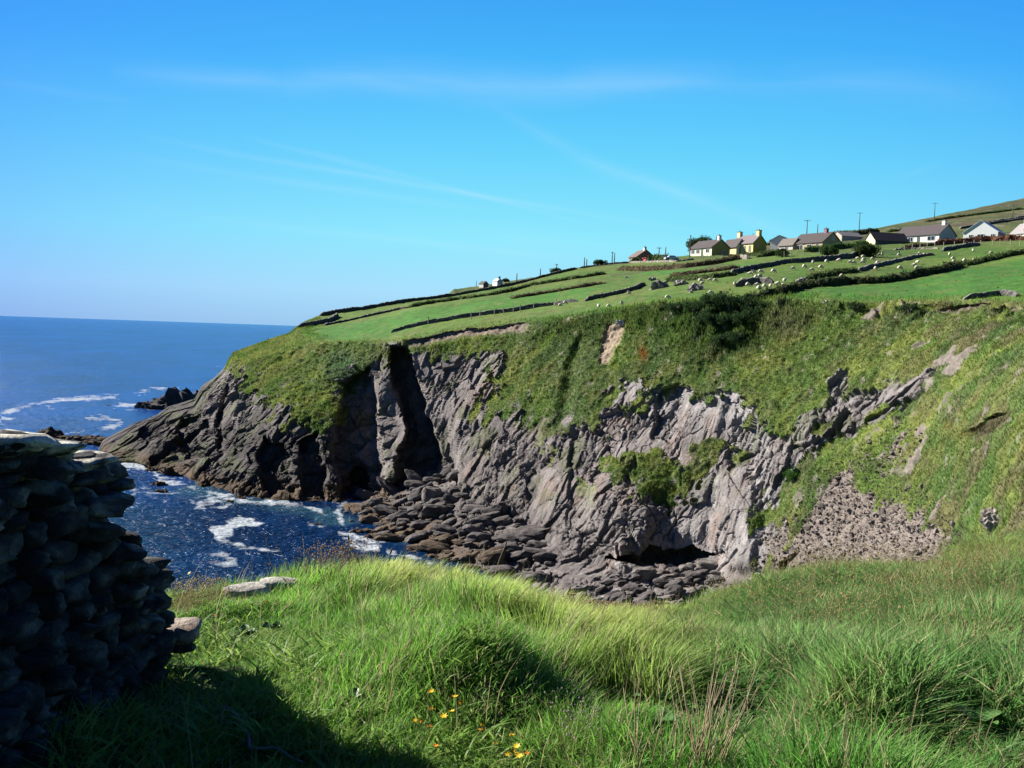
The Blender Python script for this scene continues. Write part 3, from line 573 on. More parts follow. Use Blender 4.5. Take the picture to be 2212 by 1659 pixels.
# ------------------------------------------------------------------ grass
def blades(n, xy, H, Wd, lean, base, tip, curl=.5, mat=M_BLADE, name='grass', seed=1):
    """n blades at xy; H height, Wd width, lean (n,2) horizontal throw of the tip, base / tip colours"""
    r = np.random.default_rng(seed); x, y = xy[:, 0], xy[:, 1]; z = gzf(x, y) - .01
    B = np.stack([x, y, z], 1); th = r.uniform(0, math.tau, n); side = np.stack([np.cos(th), np.sin(th), 0 * th], 1) * (Wd / 2)[:, None]
    V = []; Cc = []
    for k, t in enumerate((0, .38, .72, 1.0)):
        hz = H * (t - .28 * curl * t * t); off = lean * (t ** 1.7)[..., None] if hasattr(t, 'shape') else lean * t ** 1.7
        p = B + np.stack([off[:, 0], off[:, 1], hz], 1); w = (1, .92, .6, 0)[k]; cc = base + (tip - base) * t ** .8
        if k < 3: V += [p - side * w, p + side * w]; Cc += [cc, cc]
        else: V.append(p); Cc.append(cc)
    V = np.stack(V, 1).reshape(-1, 3); Cc = np.stack(Cc, 1).reshape(-1, 3)
    f = np.array([(0, 1, 3), (0, 3, 2), (2, 3, 5), (2, 5, 4), (4, 5, 6)]); F = (np.arange(n)[:, None, None] * 7 + f[None]).reshape(-1, 3)
    return mesh_np(name, V, F, np.clip(Cc, .003, .8), mat, smooth=False)
def spread(n, seed, a0=-.60, a1=.60, y0=2.9, y1=14.0):
    r = np.random.default_rng(seed); y = np.sqrt(r.uniform(y0 ** 2, y1 ** 2, n * 3)); a = r.uniform(a0, a1, n * 3)
    D = np.interp(CX + 2160 * a, RDx, RDd); k = y < D + .9; y, a = y[k][:n], a[k][:n]; return np.stack([a * y, y], 1)
NB = 420000
xy = np.concatenate([spread(NB, 5), spread(110000, 61, .60, 1.1, 2.0, 16), spread(26000, 62, -1.1, -.60, 2.0, 9), spread(30000, 63, -1.1, 1.1, 1.4, 2.95)]); NB = len(xy); Q3 = np.c_[xy, np.zeros(NB)]; r_ = np.random.default_rng(6)
PXx = CX + 2160 * xy[:, 0] / xy[:, 1]
c1 = fbm(Q3, .55, 3, 310); c2 = fbm(Q3, 1.4, 3, 311); c3 = fbm(Q3, .18, 2, 312)
hgt = np.clip(.145 + .17 * c1 + .12 * c2 + .05 * c3, .05, .34) * r_.uniform(.45, 1.35, NB) + .015
hgt *= np.interp(PXx, [250, 420, 900, 1500, 2212], [.55, .8, 1.1, .85, .95])
dwall = (xy[:, 0] + 1.67) * .82 + (xy[:, 1] - 5.1) * .57
hgt *= np.interp(dwall, [-.3, .5, 1.4], [.35, .55, 1.0])
nearR = sm(PXx, 1250, 1700); hgt *= 1 + .25 * nearR * (xy[:, 1] < 6)
ang = fbm(Q3, .55, 3, 315) * 4.2 + .15; L = hgt * (.35 + .55 * r_.random(NB)); lean = np.stack([np.cos(ang), np.sin(ang) * .8], 1) * (L * .62)[:, None] + r_.normal(0, 1, (NB, 2)) * (.05 + .05 * nearR)[:, None]
wd = r_.uniform(.0026, .0066, NB) * (1 + .5 * nearR) * np.interp(xy[:, 1], [3, 10], [.95, 1.5])
yg = sm(c2 + .5 * c1, -.25, .35); tipc = lc((.16, .27, .04), (.33, .40, .09), yg)
warm = (1 - sm(PXx, 1250, 1600)) * sm(PXx, 450, 800); tipc = lc(tipc, (.42, .50, .13), warm * .6)
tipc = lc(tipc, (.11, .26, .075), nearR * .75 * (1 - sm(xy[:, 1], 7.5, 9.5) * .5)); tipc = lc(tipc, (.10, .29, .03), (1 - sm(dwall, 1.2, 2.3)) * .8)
brown = sm(c3 + .6 * fbm(Q3, 2.2, 2, 318), .25, .5) * sm(PXx, 1500, 1900) * sm(xy[:, 1], 6, 8); tipc = lc(tipc, (.26, .22, .08), brown * .45)
dead = (r_.random(NB) < .11 + .14 * (c3 > .3)) ; tipc[dead] = np.array([.42, .36, .19]) * r_.uniform(.7, 1.1, (dead.sum(), 1))
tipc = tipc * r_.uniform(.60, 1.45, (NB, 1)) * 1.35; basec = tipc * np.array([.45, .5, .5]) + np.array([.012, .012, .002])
inw = (dwall < .05) & (xy[:, 0] < -1.3); hgt[inw] *= .3
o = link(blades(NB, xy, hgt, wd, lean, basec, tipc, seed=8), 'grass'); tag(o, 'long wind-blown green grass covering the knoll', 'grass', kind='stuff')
NBB = 75000; xb = spread(NBB, 55); nb_ = len(xb); Qb = np.c_[xb, np.zeros(nb_)]; kb = fbm(Qb, .35, 3, 330) > -.05; xb = xb[kb]; Qb = Qb[kb]; nb_ = len(xb); pb2 = CX + 2160 * xb[:, 0] / xb[:, 1]
hb_ = r_.uniform(.04, .17, nb_) * (1 + .5 * fbm(Qb, .5, 2, 331)) + .02; ab = r_.uniform(0, math.tau, nb_); lb = np.stack([np.cos(ab), np.sin(ab)], 1) * (hb_ * r_.uniform(.3, 1.3, nb_))[:, None]
tb_ = lc((.16, .34, .05), (.34, .46, .11), r_.random(nb_)); tb_ = lc(tb_, (.10, .26, .08), sm(pb2, 1300, 1700) * .7)
o = link(blades(nb_, xb, hb_, r_.uniform(.006, .014, nb_), lb, tb_ * .6, tb_, curl=1.2, seed=56), 'grass_leaves'); tag(o, 'short broad leaves and herbs low in the sward', 'leaves', kind='stuff')
# dry fine bents standing above the sward
NS = 1500; xs_ = spread(NS, 21); px_ = CX + 2160 * xs_[:, 0] / xs_[:, 1]; k = (r_.random(len(xs_)) < np.interp(px_, [300, 600, 900, 1500, 2212], [.9, .5, .25, .6, .7])); xs_ = xs_[k]; n = len(xs_)
hh = r_.uniform(.28, .50, n) * np.interp(px_[k], [300, 450, 2212], [.5, .85, 1.05]); ln = r_.normal(0, .05, (n, 2)) + np.array([.05, 0])
tc_ = np.tile((.46, .38, .21), (n, 1)) * r_.uniform(.6, 1.1, (n, 1))
o = link(blades(n, xs_, hh, r_.uniform(.002, .0038, n), ln, tc_ * .7, tc_, curl=.1, seed=22), 'dry_grass'); tag(o, 'pale dry bents standing above the green grass', 'dry grass', kind='stuff')

# seed heads: brown dots among the grass at the right, pale dried thrift on the lip
def dots(n, region, seed, hlo, hhi, c0, c1, size, name, label, stalk=True):
    r = np.random.default_rng(seed); pts = []
    while len(pts) < n:
        X = r.uniform(min(p[0] for p in region), max(p[0] for p in region)); Y = r.uniform(min(p[1] for p in region), max(p[1] for p in region))
        if poly_sd(np.array([X]), np.array([Y]), region)[0] < 0: pts.append((X, Y))
    pts = np.array(pts); rr_ = ray(pts[:, 0], pts[:, 1]); rr_ = rr_ / rr_[:, 1:2]
    # march all rays together
    t = np.full(n, 2.5); done = np.zeros(n, bool)
    for _ in range(240):
        p = CAM + rr_ * t[:, None]; below = p[:, 2] < gz(p[:, 0], p[:, 1]) + .05; done |= below; t[~done] += .06
        if done.all(): break
    D = np.interp(pts[:, 0], RDx, RDd); t = np.minimum(t, D + .3)
    bx_, by_ = rr_[:, 0] * t, t; bz_ = gzf(bx_, by_); h = r.uniform(hlo, hhi, n); Pt = np.stack([bx_ + r.normal(.02, .03, n), by_, bz_ + h], 1)
    s = size * r.uniform(.7, 1.4, n); oc = np.array([(1, 0, 0), (-1, 0, 0), (0, 1, 0), (0, -1, 0), (0, 0, 1.3), (0, 0, -1.3)])
    V = (Pt[:, None] + oc[None] * s[:, None, None]).reshape(-1, 3); f = np.array([(0, 2, 4), (2, 1, 4), (1, 3, 4), (3, 0, 4), (2, 0, 5), (1, 2, 5), (3, 1, 5), (0, 3, 5)])
    F = (np.arange(n)[:, None, None] * 6 + f[None]).reshape(-1, 3); u = r.random(n); cc = np.repeat(lc(c0, c1, u), 6, 0)
    if stalk:
        b = np.stack([bx_, by_, bz_], 1); sd_ = np.array([.0011, 0, 0]); V2 = np.stack([b - sd_, b + sd_, Pt], 1).reshape(-1, 3); F2 = np.arange(n * 3).reshape(-1, 3) + len(V)
        V = np.concatenate([V, V2]); F = np.concatenate([F, F2]); cc = np.concatenate([cc, np.tile((.20, .17, .08), (n * 3, 1))])
    o = link(mesh_np(name, V, F, cc, M_BLADE, smooth=True), name); tag(o, label, 'seed heads', kind='stuff')
dots(2800, [(1560, 1300), (1650, 1262), (1750, 1236), (1900, 1224), (2050, 1202), (2150, 1170), (2180, 1300), (1990, 1450), (1800, 1440), (1650, 1380), (1500, 1350)], 31, .14, .34, (.34, .27, .10), (.60, .54, .28), .0050, 'seed_heads', 'golden brown seed heads on the right of the knoll')
dots(1500, [(2130, 1180), (2212, 1150), (2212, 1500), (2080, 1560), (1950, 1430)], 32, .12, .30, (.30, .24, .10), (.50, .44, .22), .0046, 'seed_heads', 'sparser brown seed heads by the picture edge')
dots(1500, [(1215, 1296), (1300, 1300), (1420, 1318), (1440, 1330), (1330, 1345), (1215, 1315)], 33, .10, .24, (.30, .17, .12), (.55, .42, .34), .0060, 'dried_thrift', 'pinkish brown dried thrift on the lip above the boulders')
dots(520, [(630, 1262), (690, 1240), (790, 1240), (800, 1262), (700, 1285)], 34, .16, .40, (.24, .15, .09), (.50, .38, .26), .0055, 'dried_thrift', 'dry brown flower stalks on the lip against the water')
dots(600, [(350, 1310), (480, 1290), (500, 1310), (400, 1340)], 35, .06, .22, (.35, .28, .13), (.55, .48, .28), .0045, 'seed_heads', 'straw coloured seed heads beside the stone wall end')
dots(260, [(1190, 1560), (1275, 1540), (1290, 1659), (1190, 1659)], 36, .05, .16, (.36, .33, .28), (.58, .54, .48), .0036, 'seed_heads', 'tiny pale seed heads low at the bottom of the picture')

# ------------------------------------------------------------------ stones
def ico(sub):
    import bmesh
    bm = bmesh.new(); bmesh.ops.create_icosphere(bm, subdivisions=sub, radius=1)
    V = np.array([v.co[:] for v in bm.verts]); F = np.array([[v.index for v in f.verts] for f in bm.faces]); bm.free(); return V, F
ICO = {k: ico(k) for k in (1, 2, 3, 4)}
def stone(seed, dims, sub=3, planes=16, soft=14, rough=.02, box=.5):
    r = np.random.default_rng(seed); V, F = ICO[sub]; n = r.normal(size=(planes, 3)); n /= np.linalg.norm(n, axis=1)[:, None]; d = r.uniform(.70, 1.0, planes)
    if box: ax = np.array([(1, 0, 0), (-1, 0, 0), (0, 1, 0), (0, -1, 0), (0, 0, 1), (0, 0, -1)], float) + r.normal(0, .13, (6, 3)); ax /= np.linalg.norm(ax, axis=1)[:, None]; n = np.concatenate([n, ax]); d = np.concatenate([d, r.uniform(.62, .8, 6)])
    q = np.maximum(V @ n.T, 1e-4) / d[None]; rad = 1 / ((q ** soft).sum(1) + 1) ** (1 / soft)
    W = V * rad[:, None]
    W = W * (1 + rough * fbm(V + seed * 3.1, .45, 3, 5)[:, None] * 4)
    W = W / np.abs(W).max(0) * (np.asarray(dims) / 2); return W, F
def rot(ax, a): return np.array(Matrix.Rotation(a, 3, ax))

# dry stone wall in the shade at the left
E = np.array([-1.66, 5.12])
WALLP = np.array([(-1.93, 5.0), (-1.93, 4.6), (-1.93, 4.0), (-1.94, 3.3), (-1.98, 2.4), (-2.05, 1.2), (-2.1, 0.0), (-2.0, -1.2)])
seg = np.linalg.norm(np.diff(WALLP, axis=0), axis=1); cum = np.concatenate([[0], np.cumsum(seg)])
TOPZ = [(0.0, 28.50), (.04, 28.62), (.12, 28.80), (.45, 28.96), (.53, 29.13), (.62, 29.32), (.94, 29.43), (1.22, 29.50), (1.54, 29.56), (2.4, 30.1), (8, 30.6)]
def wp(s):
    return np.array([np.interp(s, cum, WALLP[:, 0]), np.interp(s, cum, WALLP[:, 1])])
def wt_(s): a = wp(s + .05) - wp(s - .05 if s > .05 else 0); return a / np.linalg.norm(a)
rw = np.random.default_rng(77); SV = []; SF = []; SC = []; nvs = 0
def add_stone(c, dims, yaw, tiltx, tilty, seed, tone, lich_sun=.4):
    global nvs
    W, F = stone(seed, dims, 3, planes=10, soft=60, rough=.05, box=1)
    W = W @ rot('Y', tilty).T @ rot('X', tiltx).T @ rot('Z', yaw).T + c
    n = fbm(W, .11, 3, 401); cc = lc(np.array((.035, .033, .031)) * tone, np.array((.085, .08, .076)) * tone, sm(n, -.4, .4)); cc = lc(cc, (.13, .13, .125), sm(fbm(W, .10, 3, 405), .10, .35) * .8); cc = lc(cc, (.95, .92, .76), sm(fbm(W, .07, 3, 402), .25 - .5 * lich_sun, .5 - .45 * lich_sun) * lich_sun)  # last mix: pale patches, painted strongest on the caps as sunlight
    SV.append(W); SF.append(F + nvs); SC.append(cc); nvs += len(W)
sd_i = 1000
for layer in range(2):                                   # the face towards the viewer and the far face
    s_end = cum[-1] - .3; z = 28.12
    while z < 30.6:
        hc = rw.uniform(.045, .115); s = rw.uniform(-.05, .1)
        while s < s_end:
            w = rw.uniform(.09, .28) * (.85 if layer == 0 else 1.4)
            top = np.interp(s + w * .5, [t[0] for t in TOPZ], [t[1] for t in TOPZ]) + rw.uniform(-.03, .03)
            if z + hc * .6 < top:
                p = wp(max(s + w / 2, 0.0)); t = wt_(max(s + w / 2, .0)); nrm = np.array([-t[1], t[0]])   # left of the walking direction: away from or towards the viewer
                side = 1 if (np.array([0, 1.5]) - p).dot(nrm) > 0 else -1
                lean_in = -(z - 28.2) * .06
                offn = side * ((.16 if layer == 0 else -.30) + rw.normal(0, .025)) + (side * lean_in if layer == 0 else 0)
                c = np.array([*(p + nrm * offn - t * (min(s, 0))), z + hc / 2])
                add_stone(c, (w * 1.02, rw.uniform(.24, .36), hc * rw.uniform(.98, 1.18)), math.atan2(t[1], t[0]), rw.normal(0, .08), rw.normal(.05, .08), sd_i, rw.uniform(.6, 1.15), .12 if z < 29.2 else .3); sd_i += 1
            s += w * .97
        z += hc * .95
# stepped end and the slabs that cap it, read off the silhouette (frame X, Y, D, width, height)
for X, Y, w, h, tl in [(158, 995, .28, .06, -.12), (88, 968, .26, .07, .05), (10, 955, .30, .08, .06), (160, 1030, .22, .07, .0), (185, 1092, .22, .09, .0), (170, 1140, .24, .09, .1), (205, 1070, .14, .07, .1), (60, 1000, .22, .09, 0),
                       (226, 1185, .22, .09, 0), (262, 1215, .20, .08, .1), (240, 1275, .24, .10, 0), (286, 1298, .18, .10, 0), (280, 1345, .22, .11, 0), (350, 1385, .16, .09, .1), (300, 1400, .26, .11, 0)]:
    D = 1.78 * 2160 / (1106 - X); c = at_d(X, Y, D); add_stone(c, (w, .40, h), R(60), rw.normal(0, .05), tl, sd_i, rw.uniform(.8, 1.2), 1.0 if Y < 1000 else .3); sd_i += 1  # top slabs get the pale coat in full, standing for sunlit tops
# rubble heart of the wall
hs_ = np.linspace(.12, cum[-1] - .2, 60); hv = []
for s in hs_:
    p = wp(s); t = wt_(s); nrm = np.array([-t[1], t[0]]); side = 1 if (np.array([0, 1.5]) - p).dot(nrm) > 0 else -1; tz = np.interp(s, [t_[0] for t_ in TOPZ], [t_[1] for t_ in TOPZ]) - .16
    for off, z in ((.10, 27.9), (.07, tz), (-.32, tz), (-.32, 27.9)): hv.append([*(p + nrm * side * off), z])
hv = np.array(hv); hf_ = [(i * 4 + k, (i + 1) * 4 + k, (i + 1) * 4 + (k + 1) % 4, i * 4 + (k + 1) % 4) for i in range(59) for k in range(4)]
hf_ = np.array(hf_); tri = np.concatenate([hf_[:, [0, 1, 2]], hf_[:, [0, 2, 3]]]) + nvs; SV.append(hv); SF.append(tri); SC.append(np.tile((.10, .09, .08), (len(hv), 1)))
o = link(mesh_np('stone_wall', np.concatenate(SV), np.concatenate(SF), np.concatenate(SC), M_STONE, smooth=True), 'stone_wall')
tag(o, 'ruined dry stone wall in deep shade with capping slabs coloured pale as if sunlit', 'wall')
def lone_stone(X, Y, D, dims, label, name='rock', cat='rock', seed=1, c0=(.42, .39, .34), c1=(.75, .71, .62), yaw=.3, p=None, group=None, z=None):
    W, F = stone(seed, dims, 4, 18, 14, .03, 1); W = W @ rot('Z', yaw).T
    cc = lc(c0, c1, sm(fbm(W, max(dims) * .3, 4, seed), -.35, .35)); o = link(mesh_np(name, W, F, cc, M_STONE if max(dims) < 2 else M_ROCK), name)
    o.location = p if p is not None else at_d(X, Y, D); return tag(o, label, cat, group)
lone_stone(535, 1279, 6.95, (.36, .22, .12), 'pale flat rock slab half buried at the lip of the knoll', seed=5)
lone_stone(600, 1264, 7.15, (.32, .25, .12), 'smaller pale rock beside the flat slab at the lip of the knoll', seed=6)
lone_stone(392, 1362, 5.0, (.20, .24, .12), 'light brown stone lying against the foot of the wall end', seed=9, c0=(.30, .22, .17), c1=(.5, .42, .34))

# ------------------------------------------------------------------ small plants and twigs of the knoll
M_STEM = solid('green_stem', (.12, .17, .05), .7); M_DRYSTEM = solid('dry_stem', (.42, .34, .20), .8); M_HEADB = solid('brown_head', (.16, .10, .055), .9); M_PETAL = solid('yellow_petal', (.80, .52, .02), .5)
M_PETALO = solid('orange_petal', (.80, .30, .02), .5); M_BARK = solid('bleached_twig', (.36, .30, .25), .9, .3, 60, .3); M_DOCK = solid('broad_leaf', (.07, .17, .03), .45, .3, 12, .1, .5)
def flower_head(seed, m):
    r = random.Random(seed); b = MB()
    for k in range(7):
        a = k / 7 * math.tau; c, s = math.cos(a), math.sin(a); u = r.uniform(.35, .8)
        V = [(0, 0, 0), (.35 * c - .22 * s, .35 * s + .22 * c, .2 * u), (c, s, .55 * u), (.35 * c + .22 * s, .35 * s - .22 * c, .2 * u)]
        b.add(np.array(V), [(0, 1, 2, 3)])
    b.tube([(0, 0, -.35), (0, 0, .1)], [.12, .30], 6); return b.mesh('flower_head', m)
HY = [flower_head(k, M_PETAL) for k in range(3)] + [flower_head(5, M_PETALO)]
sb = MB(); sb.tube([(0, 0, -1), (.02, 0, -.5), (0, 0, 0)], [.018, .015, .012], 5); STEMM = sb.mesh('stem', M_STEM)
FL = [(581, 1229, .26, 'yellow flower standing tallest on the lip against the dark water', 0), (838, 1231, .20, 'yellow flower beside the brown plantain heads on the lip', 0),
 (505, 1290, .12, 'yellow flower left of the pair on the mid left of the knoll', 0), (543, 1299, .12, 'upper yellow flower in the cluster of three above the wall shadow', 0), (575, 1307, .12, 'right yellow flower in the cluster of three above the wall shadow', 0), (576, 1319, .10, 'lowest yellow flower in the cluster of three above the wall shadow', 0),
 (461, 1352, .08, 'orange yellow flower just outside the shadow near the wall end', 3), (399, 1289, .12, 'yellow flower low among the straw beside the wall end', 0), (409, 1250, .22, 'small yellow flower raised over the water beside the wall', 0), (386, 1270, .16, 'faded yellow flower nearest the wall edge over the water', 0),
 (930, 1511, .10, 'topmost orange yellow flower in the lower patch of trefoil', 0), (982, 1523, .11, 'pair-headed yellow flower right of the topmost trefoil', 0), (995, 1536, .10, 'orange flower under the pair-headed yellow flower', 3), (930, 1549, .08, 'orange flower left of the bright trefoil cluster', 3),
 (976, 1555, .10, 'pale orange flower between the upper and middle trefoils', 0), (958, 1566, .11, 'bright yellow flower in the middle of the trefoil patch', 0), (893, 1577, .09, 'leftmost yellow flower of the trefoil patch by the shadow edge', 0), (908, 1573, .10, 'bright yellow flower next to the leftmost trefoil', 0),
 (910, 1586, .08, 'orange flower below the two bright trefoils', 3), (925, 1602, .07, 'small orange flower lower still beside the shadow edge', 3), (1040, 1584, .12, 'bright yellow flower right of the trefoil patch centre', 0), (1036, 1596, .09, 'orange flower directly under the bright right trefoil', 3),
 (940, 1633, .09, 'orange flower alone at the shadow edge near the bottom', 3), (1103, 1606, .12, 'yellow flower above the bottom cluster', 0), (1067, 1623, .10, 'yellow flower left above the bottom cluster', 0), (1093, 1649, .11, 'left bright flower of the bottom cluster', 0),
 (1105, 1644, .13, 'middle bright flower of the bottom cluster', 0), (1116, 1632, .13, 'upper flower of the bottom cluster', 0), (1135, 1647, .10, 'orange flower at the right end of the bottom cluster', 3), (1122, 1652, .10, 'low yellow flower inside the bottom cluster', 0), (1366, 1313, .20, 'single yellow flower on the lip in front of the beach boulders', 0)]
for i, (X, Y, h, lab, v) in enumerate(FL):
    g = gpt(X, Y); d = g[1]; p = at_d(X, Y, max(d - h * 1.2, 3.0) if Y > 1285 else min(d, np.interp(X, RDx, RDd)) - .05); gzz = float(gzf(p[0], p[1])); hh_ = max(p[2] - gzz, .05) + .035
    t = empty('wildflower', (p[0], p[1], gzz)); tag(t, lab, 'flower', 'yellow wildflowers on the knoll')
    s_ = link(STEMM, 'stem', t); s_.location = (0, 0, hh_); s_.scale = (.10, .10, hh_ + .02)
    hd = link(HY[v if v else i % 3], 'flower_head', t); hd.location = (0, 0, hh_); sz = .019 * random.uniform(.8, 1.15); hd.scale = (sz,) * 3; hd.rotation_euler = (random.uniform(-.5, .5), random.uniform(-.5, .5), random.uniform(0, 6))
# plantain: base (X, Y) -> tip (X, Y)
PL = [((769, 1260), (753, 1162), 'tall plantain stalk leaning left over the water'), ((812, 1262), (814, 1197), 'upright plantain head over dark water'), ((806, 1316), (845, 1190), 'long plantain stalk curving right to a fat brown head'),
      ((828, 1330), (899, 1259), 'plantain stalk leaning far right over the sunlit grass'), ((791, 1285), (774, 1208), 'plantain with pale dry stem left of the centre clump'), ((745, 1270), (741, 1185), 'short plantain among dry brown stalks'),
      ((1028, 1262), (1047, 1178), 'thin plantain stalk right of the grassy crest'), ((1069, 1262), (1093, 1175), 'straw coloured stalk slanting over the dark boulders'), ((1205, 1335), (1231, 1272), 'slanting stalk at the right end of the crest'),
      ((700, 1275), (668, 1195), 'leftmost dry stalk of the brown clump'), ((726, 1320), (690, 1235), 'dry stalk bent left below the brown clump'), ((815, 1330), (872, 1205), 'dark dry stalk crossing the centre clump'), ((640, 1290), (600, 1180), 'thin dry grass stalk leaning left over the water'), ((672, 1290), (655, 1160), 'tall hair-thin dry stalk over the foam')]
for i, (b0, t0, lab) in enumerate(PL):
    g = gpt(*b0); D = min(g[1], np.interp(b0[0], RDx, RDd) - .1); pb = at_d(b0[0], b0[1], D); pb[2] = float(gzf(pb[0], pb[1])); pt = at_d(t0[0], t0[1], D - .05)
    t = empty('plantain' if i < 9 else 'dry_stalk', pb); tag(t, lab, 'plant', 'stalks on the lip of the knoll')
    v = pt - pb; n_ = 9; sdv = np.array([random.uniform(-.03, .03), 0, 0]); pts = [v * (k / (n_ - 1)) + sdv * math.sin(math.pi * k / (n_ - 1)) + np.array([-v[0] * .35 * math.sin(math.pi * k / (n_ - 1)) * .5, 0, 0]) for k in range(n_)]
    b = MB(); b.tube(pts, np.linspace(.0034, .0022, n_), 6); b.build('stem', M_DRYSTEM if i % 2 or i > 8 else M_STEM, t, True)
    u = v / np.linalg.norm(v); b = MB(); L_ = .045 if i < 9 else .03; b.tube([pts[-1] + u * L_ * k for k in (-.5, -.35, -.1, .3, .6)], np.array([.002, .0062, .0072, .0062, .0015]) * (1 if i < 9 else .6), 7); b.build('seed_head', M_HEADB, t, True)
rq = random.Random(12)
for i in range(22):
    x0 = rq.uniform(650, 900); y0 = rq.uniform(1262, 1320); x1 = x0 + rq.gauss(-6, 34); y1 = y0 - rq.uniform(45, 105); g = gpt(x0, y0); D = min(g[1], np.interp(x0, RDx, RDd) - .1); pb = at_d(x0, y0, D); pb[2] = float(gzf(pb[0], pb[1])); v = at_d(x1, y1, D - .05) - pb
    t = empty('dry_stalk', pb); tag(t, 'thin dry stalk among many on the lip in front of the dark bay water', 'plant', 'thin dry stalks on the lip')
    bend = rq.gauss(0, .04); pts = [v * (k / 7) + np.array([bend * math.sin(math.pi * k / 7), 0, 0]) for k in range(8)]; b = MB(); b.tube(pts, np.linspace(.0028, .0016, 8), 5); b.build('stem', M_DRYSTEM if i % 3 else M_HEADB, t, True)
    u = v / np.linalg.norm(v); b = MB(); b.tube([pts[-1] + u * .03 * k for k in (-.8, -.4, .1, .6)], [.0016, .0045, .0042, .001], 6); b.build('seed_head', M_HEADB, t, True)
def twig(pxs, dD, rad, lab, forks=()):
    g0 = gpt(*pxs[0]); 
    def w(p):
        q = gpt(*p); q = CAM + (q - CAM) * .975; q[2] += 0.0; return q
    P_ = [w(p) for p in pxs]; t = P_[0].copy(); b = MB()
    fine = []
    for a_, b_ in zip(P_[:-1], P_[1:]):
        for k in range(4): fine.append(a_ + (b_ - a_) * k / 4 + np.random.default_rng(len(fine)).normal(0, .003, 3))
    fine.append(P_[-1]); b.tube(np.array(fine) - t, np.linspace(rad, rad * .45, len(fine)), 7)
    for f in forks:
        Fp = [w(p) for p in f]; b.tube(np.array(Fp) - t, np.linspace(rad * .6, rad * .3, len(Fp)), 6)
    o = b.build('twig', M_BARK, None, True); o.location = t; tag(o, lab, 'twig')
twig([(674, 1468), (710, 1482), (749, 1515), (774, 1549), (803, 1578)], 0, .0062, 'bleached curved twig lying in sunlit grass at the shadow edge')
twig([(490, 1530), (524, 1560), (543, 1615), (600, 1622), (655, 1650)], 0, .009, 'grey forked branch lying in the shade of the wall', [[(490, 1530), (452, 1524), (420, 1528)], [(524, 1560), (490, 1565), (452, 1526)]])
twig([(228, 1160), (250, 1130), (272, 1108)], 0, .002, 'thin dry grass stalk sticking out of the wall end')
def dock(X, Y, n, size, seed, lab):
    r = random.Random(seed); g = gpt(X, Y); t = empty('dock_plant', g); tag(t, lab, 'plant', 'broad-leaved plants in the grass')
    for k in range(n):
        a = r.uniform(0, math.tau); L_ = size * r.uniform(.6, 1.1); w = L_ * r.uniform(.20, .3); up = r.uniform(.35, 1.0); V = []; ns = 7
        for i in range(ns):
            u = i / (ns - 1); ww = w * math.sin(math.pi * min(u * .93 + .07, 1)) ** .8; rr = L_ * u * (1 - .25 * u); z = L_ * up * (u - .55 * u * u) + .05; c, s = math.cos(a), math.sin(a)
            for j, q in enumerate((-1, 0, 1)): V.append((rr * c - q * ww * s, rr * s + q * ww * c, z + (0 if q == 0 else .012 + .10 * ww)))
        F = [(i * 3 + j, i * 3 + j + 1, i * 3 + j + 4, i * 3 + j + 3) for i in range(ns - 1) for j in range(2)]
        b = MB(); b.add(np.array(V), F); b.build('leaf', M_DOCK, t, True)
dock(1400, 1600, 16, .17, 1, 'broad-leaved dock in the hollow at the bottom centre right'); dock(1340, 1555, 12, .14, 2, 'dark dock leaves at the left of the shaded hollow'); dock(1460, 1560, 14, .15, 3, 'broad-leaved dock on the right rim of the shaded hollow')
dock(530, 1395, 10, .10, 4, 'small broad-leaved plant by the edge of the wall shadow'); dock(590, 1380, 10, .09, 7, 'low leafy plant above the wall shadow edge'); dock(1330, 1395, 9, .11, 5, 'pale leafed plant on the mid knoll above the hollow'); dock(2110, 1600, 10, .14, 6, 'broad-leaved plant in the bottom right corner'); dock(760, 1545, 9, .08, 8, 'leafy plant beside the bleached twig')
# clump of tall straw at the bottom
r_ = np.random.default_rng(91)
for X, Y, n, hh0, lab in ((1510, 1690, 46, .46, 'clump of tall bleached straw at the bottom of the knoll'), (1385, 1680, 10, .40, 'few dry straws left of the tall bleached clump'), (1700, 1640, 14, .24, 'dry straws in the dark green grass low on the right')):
    g = gpt(X, min(Y, 1800)); n_ = n; Vb = MB()
    for k in range(n_):
        a = r_.normal(0, .05, 2); tip = np.array([r_.normal(.03, .10), r_.normal(0, .06), hh0 * r_.uniform(.6, 1.1)]); b0_ = np.array([a[0], a[1], 0]); mid = b0_ + tip * .5 + np.array([r_.normal(0, .015), 0, .01])
        Vb.tube([b0_, mid, b0_ + tip], [.0022, .0018, .0008], 4)
    o = Vb.build('straw_clump', M_DRYSTEM, None, True); o.location = g; tag(o, lab, 'dry grass', 'clumps of straw in the grass')

# ------------------------------------------------------------------ walls, hedges and banks of the fields
def path3(px, step=3.0):
    out = []
    for (x0, y0), (x1, y1) in zip(px[:-1], px[1:]):
        n = max(1, int(math.hypot(x1 - x0, y1 - y0) / step))
        for k in range(n):
            h_ = hit(x0 + (x1 - x0) * k / n, y0 + (y1 - y0) * k / n)[0]
            if h_ is not None: out.append(np.array(h_))
    h_ = hit(*px[-1])[0]
    if h_ is not None: out.append(np.array(h_))
    out = np.array(out); k = np.array([1, 2, 3, 2, 1.]) / 9
    if len(out) > 6: out = np.stack([np.convolve(np.pad(out[:, i], 2, mode='edge'), k, 'valid') for i in range(3)], 1)
    # even out to 0.45 m steps
    L = np.concatenate([[0], np.cumsum(np.linalg.norm(np.diff(out, axis=0), axis=1))]); s = np.arange(0, L[-1] + .01, .45)
    return np.stack([np.interp(s, L, out[:, i]) for i in range(3)], 1)
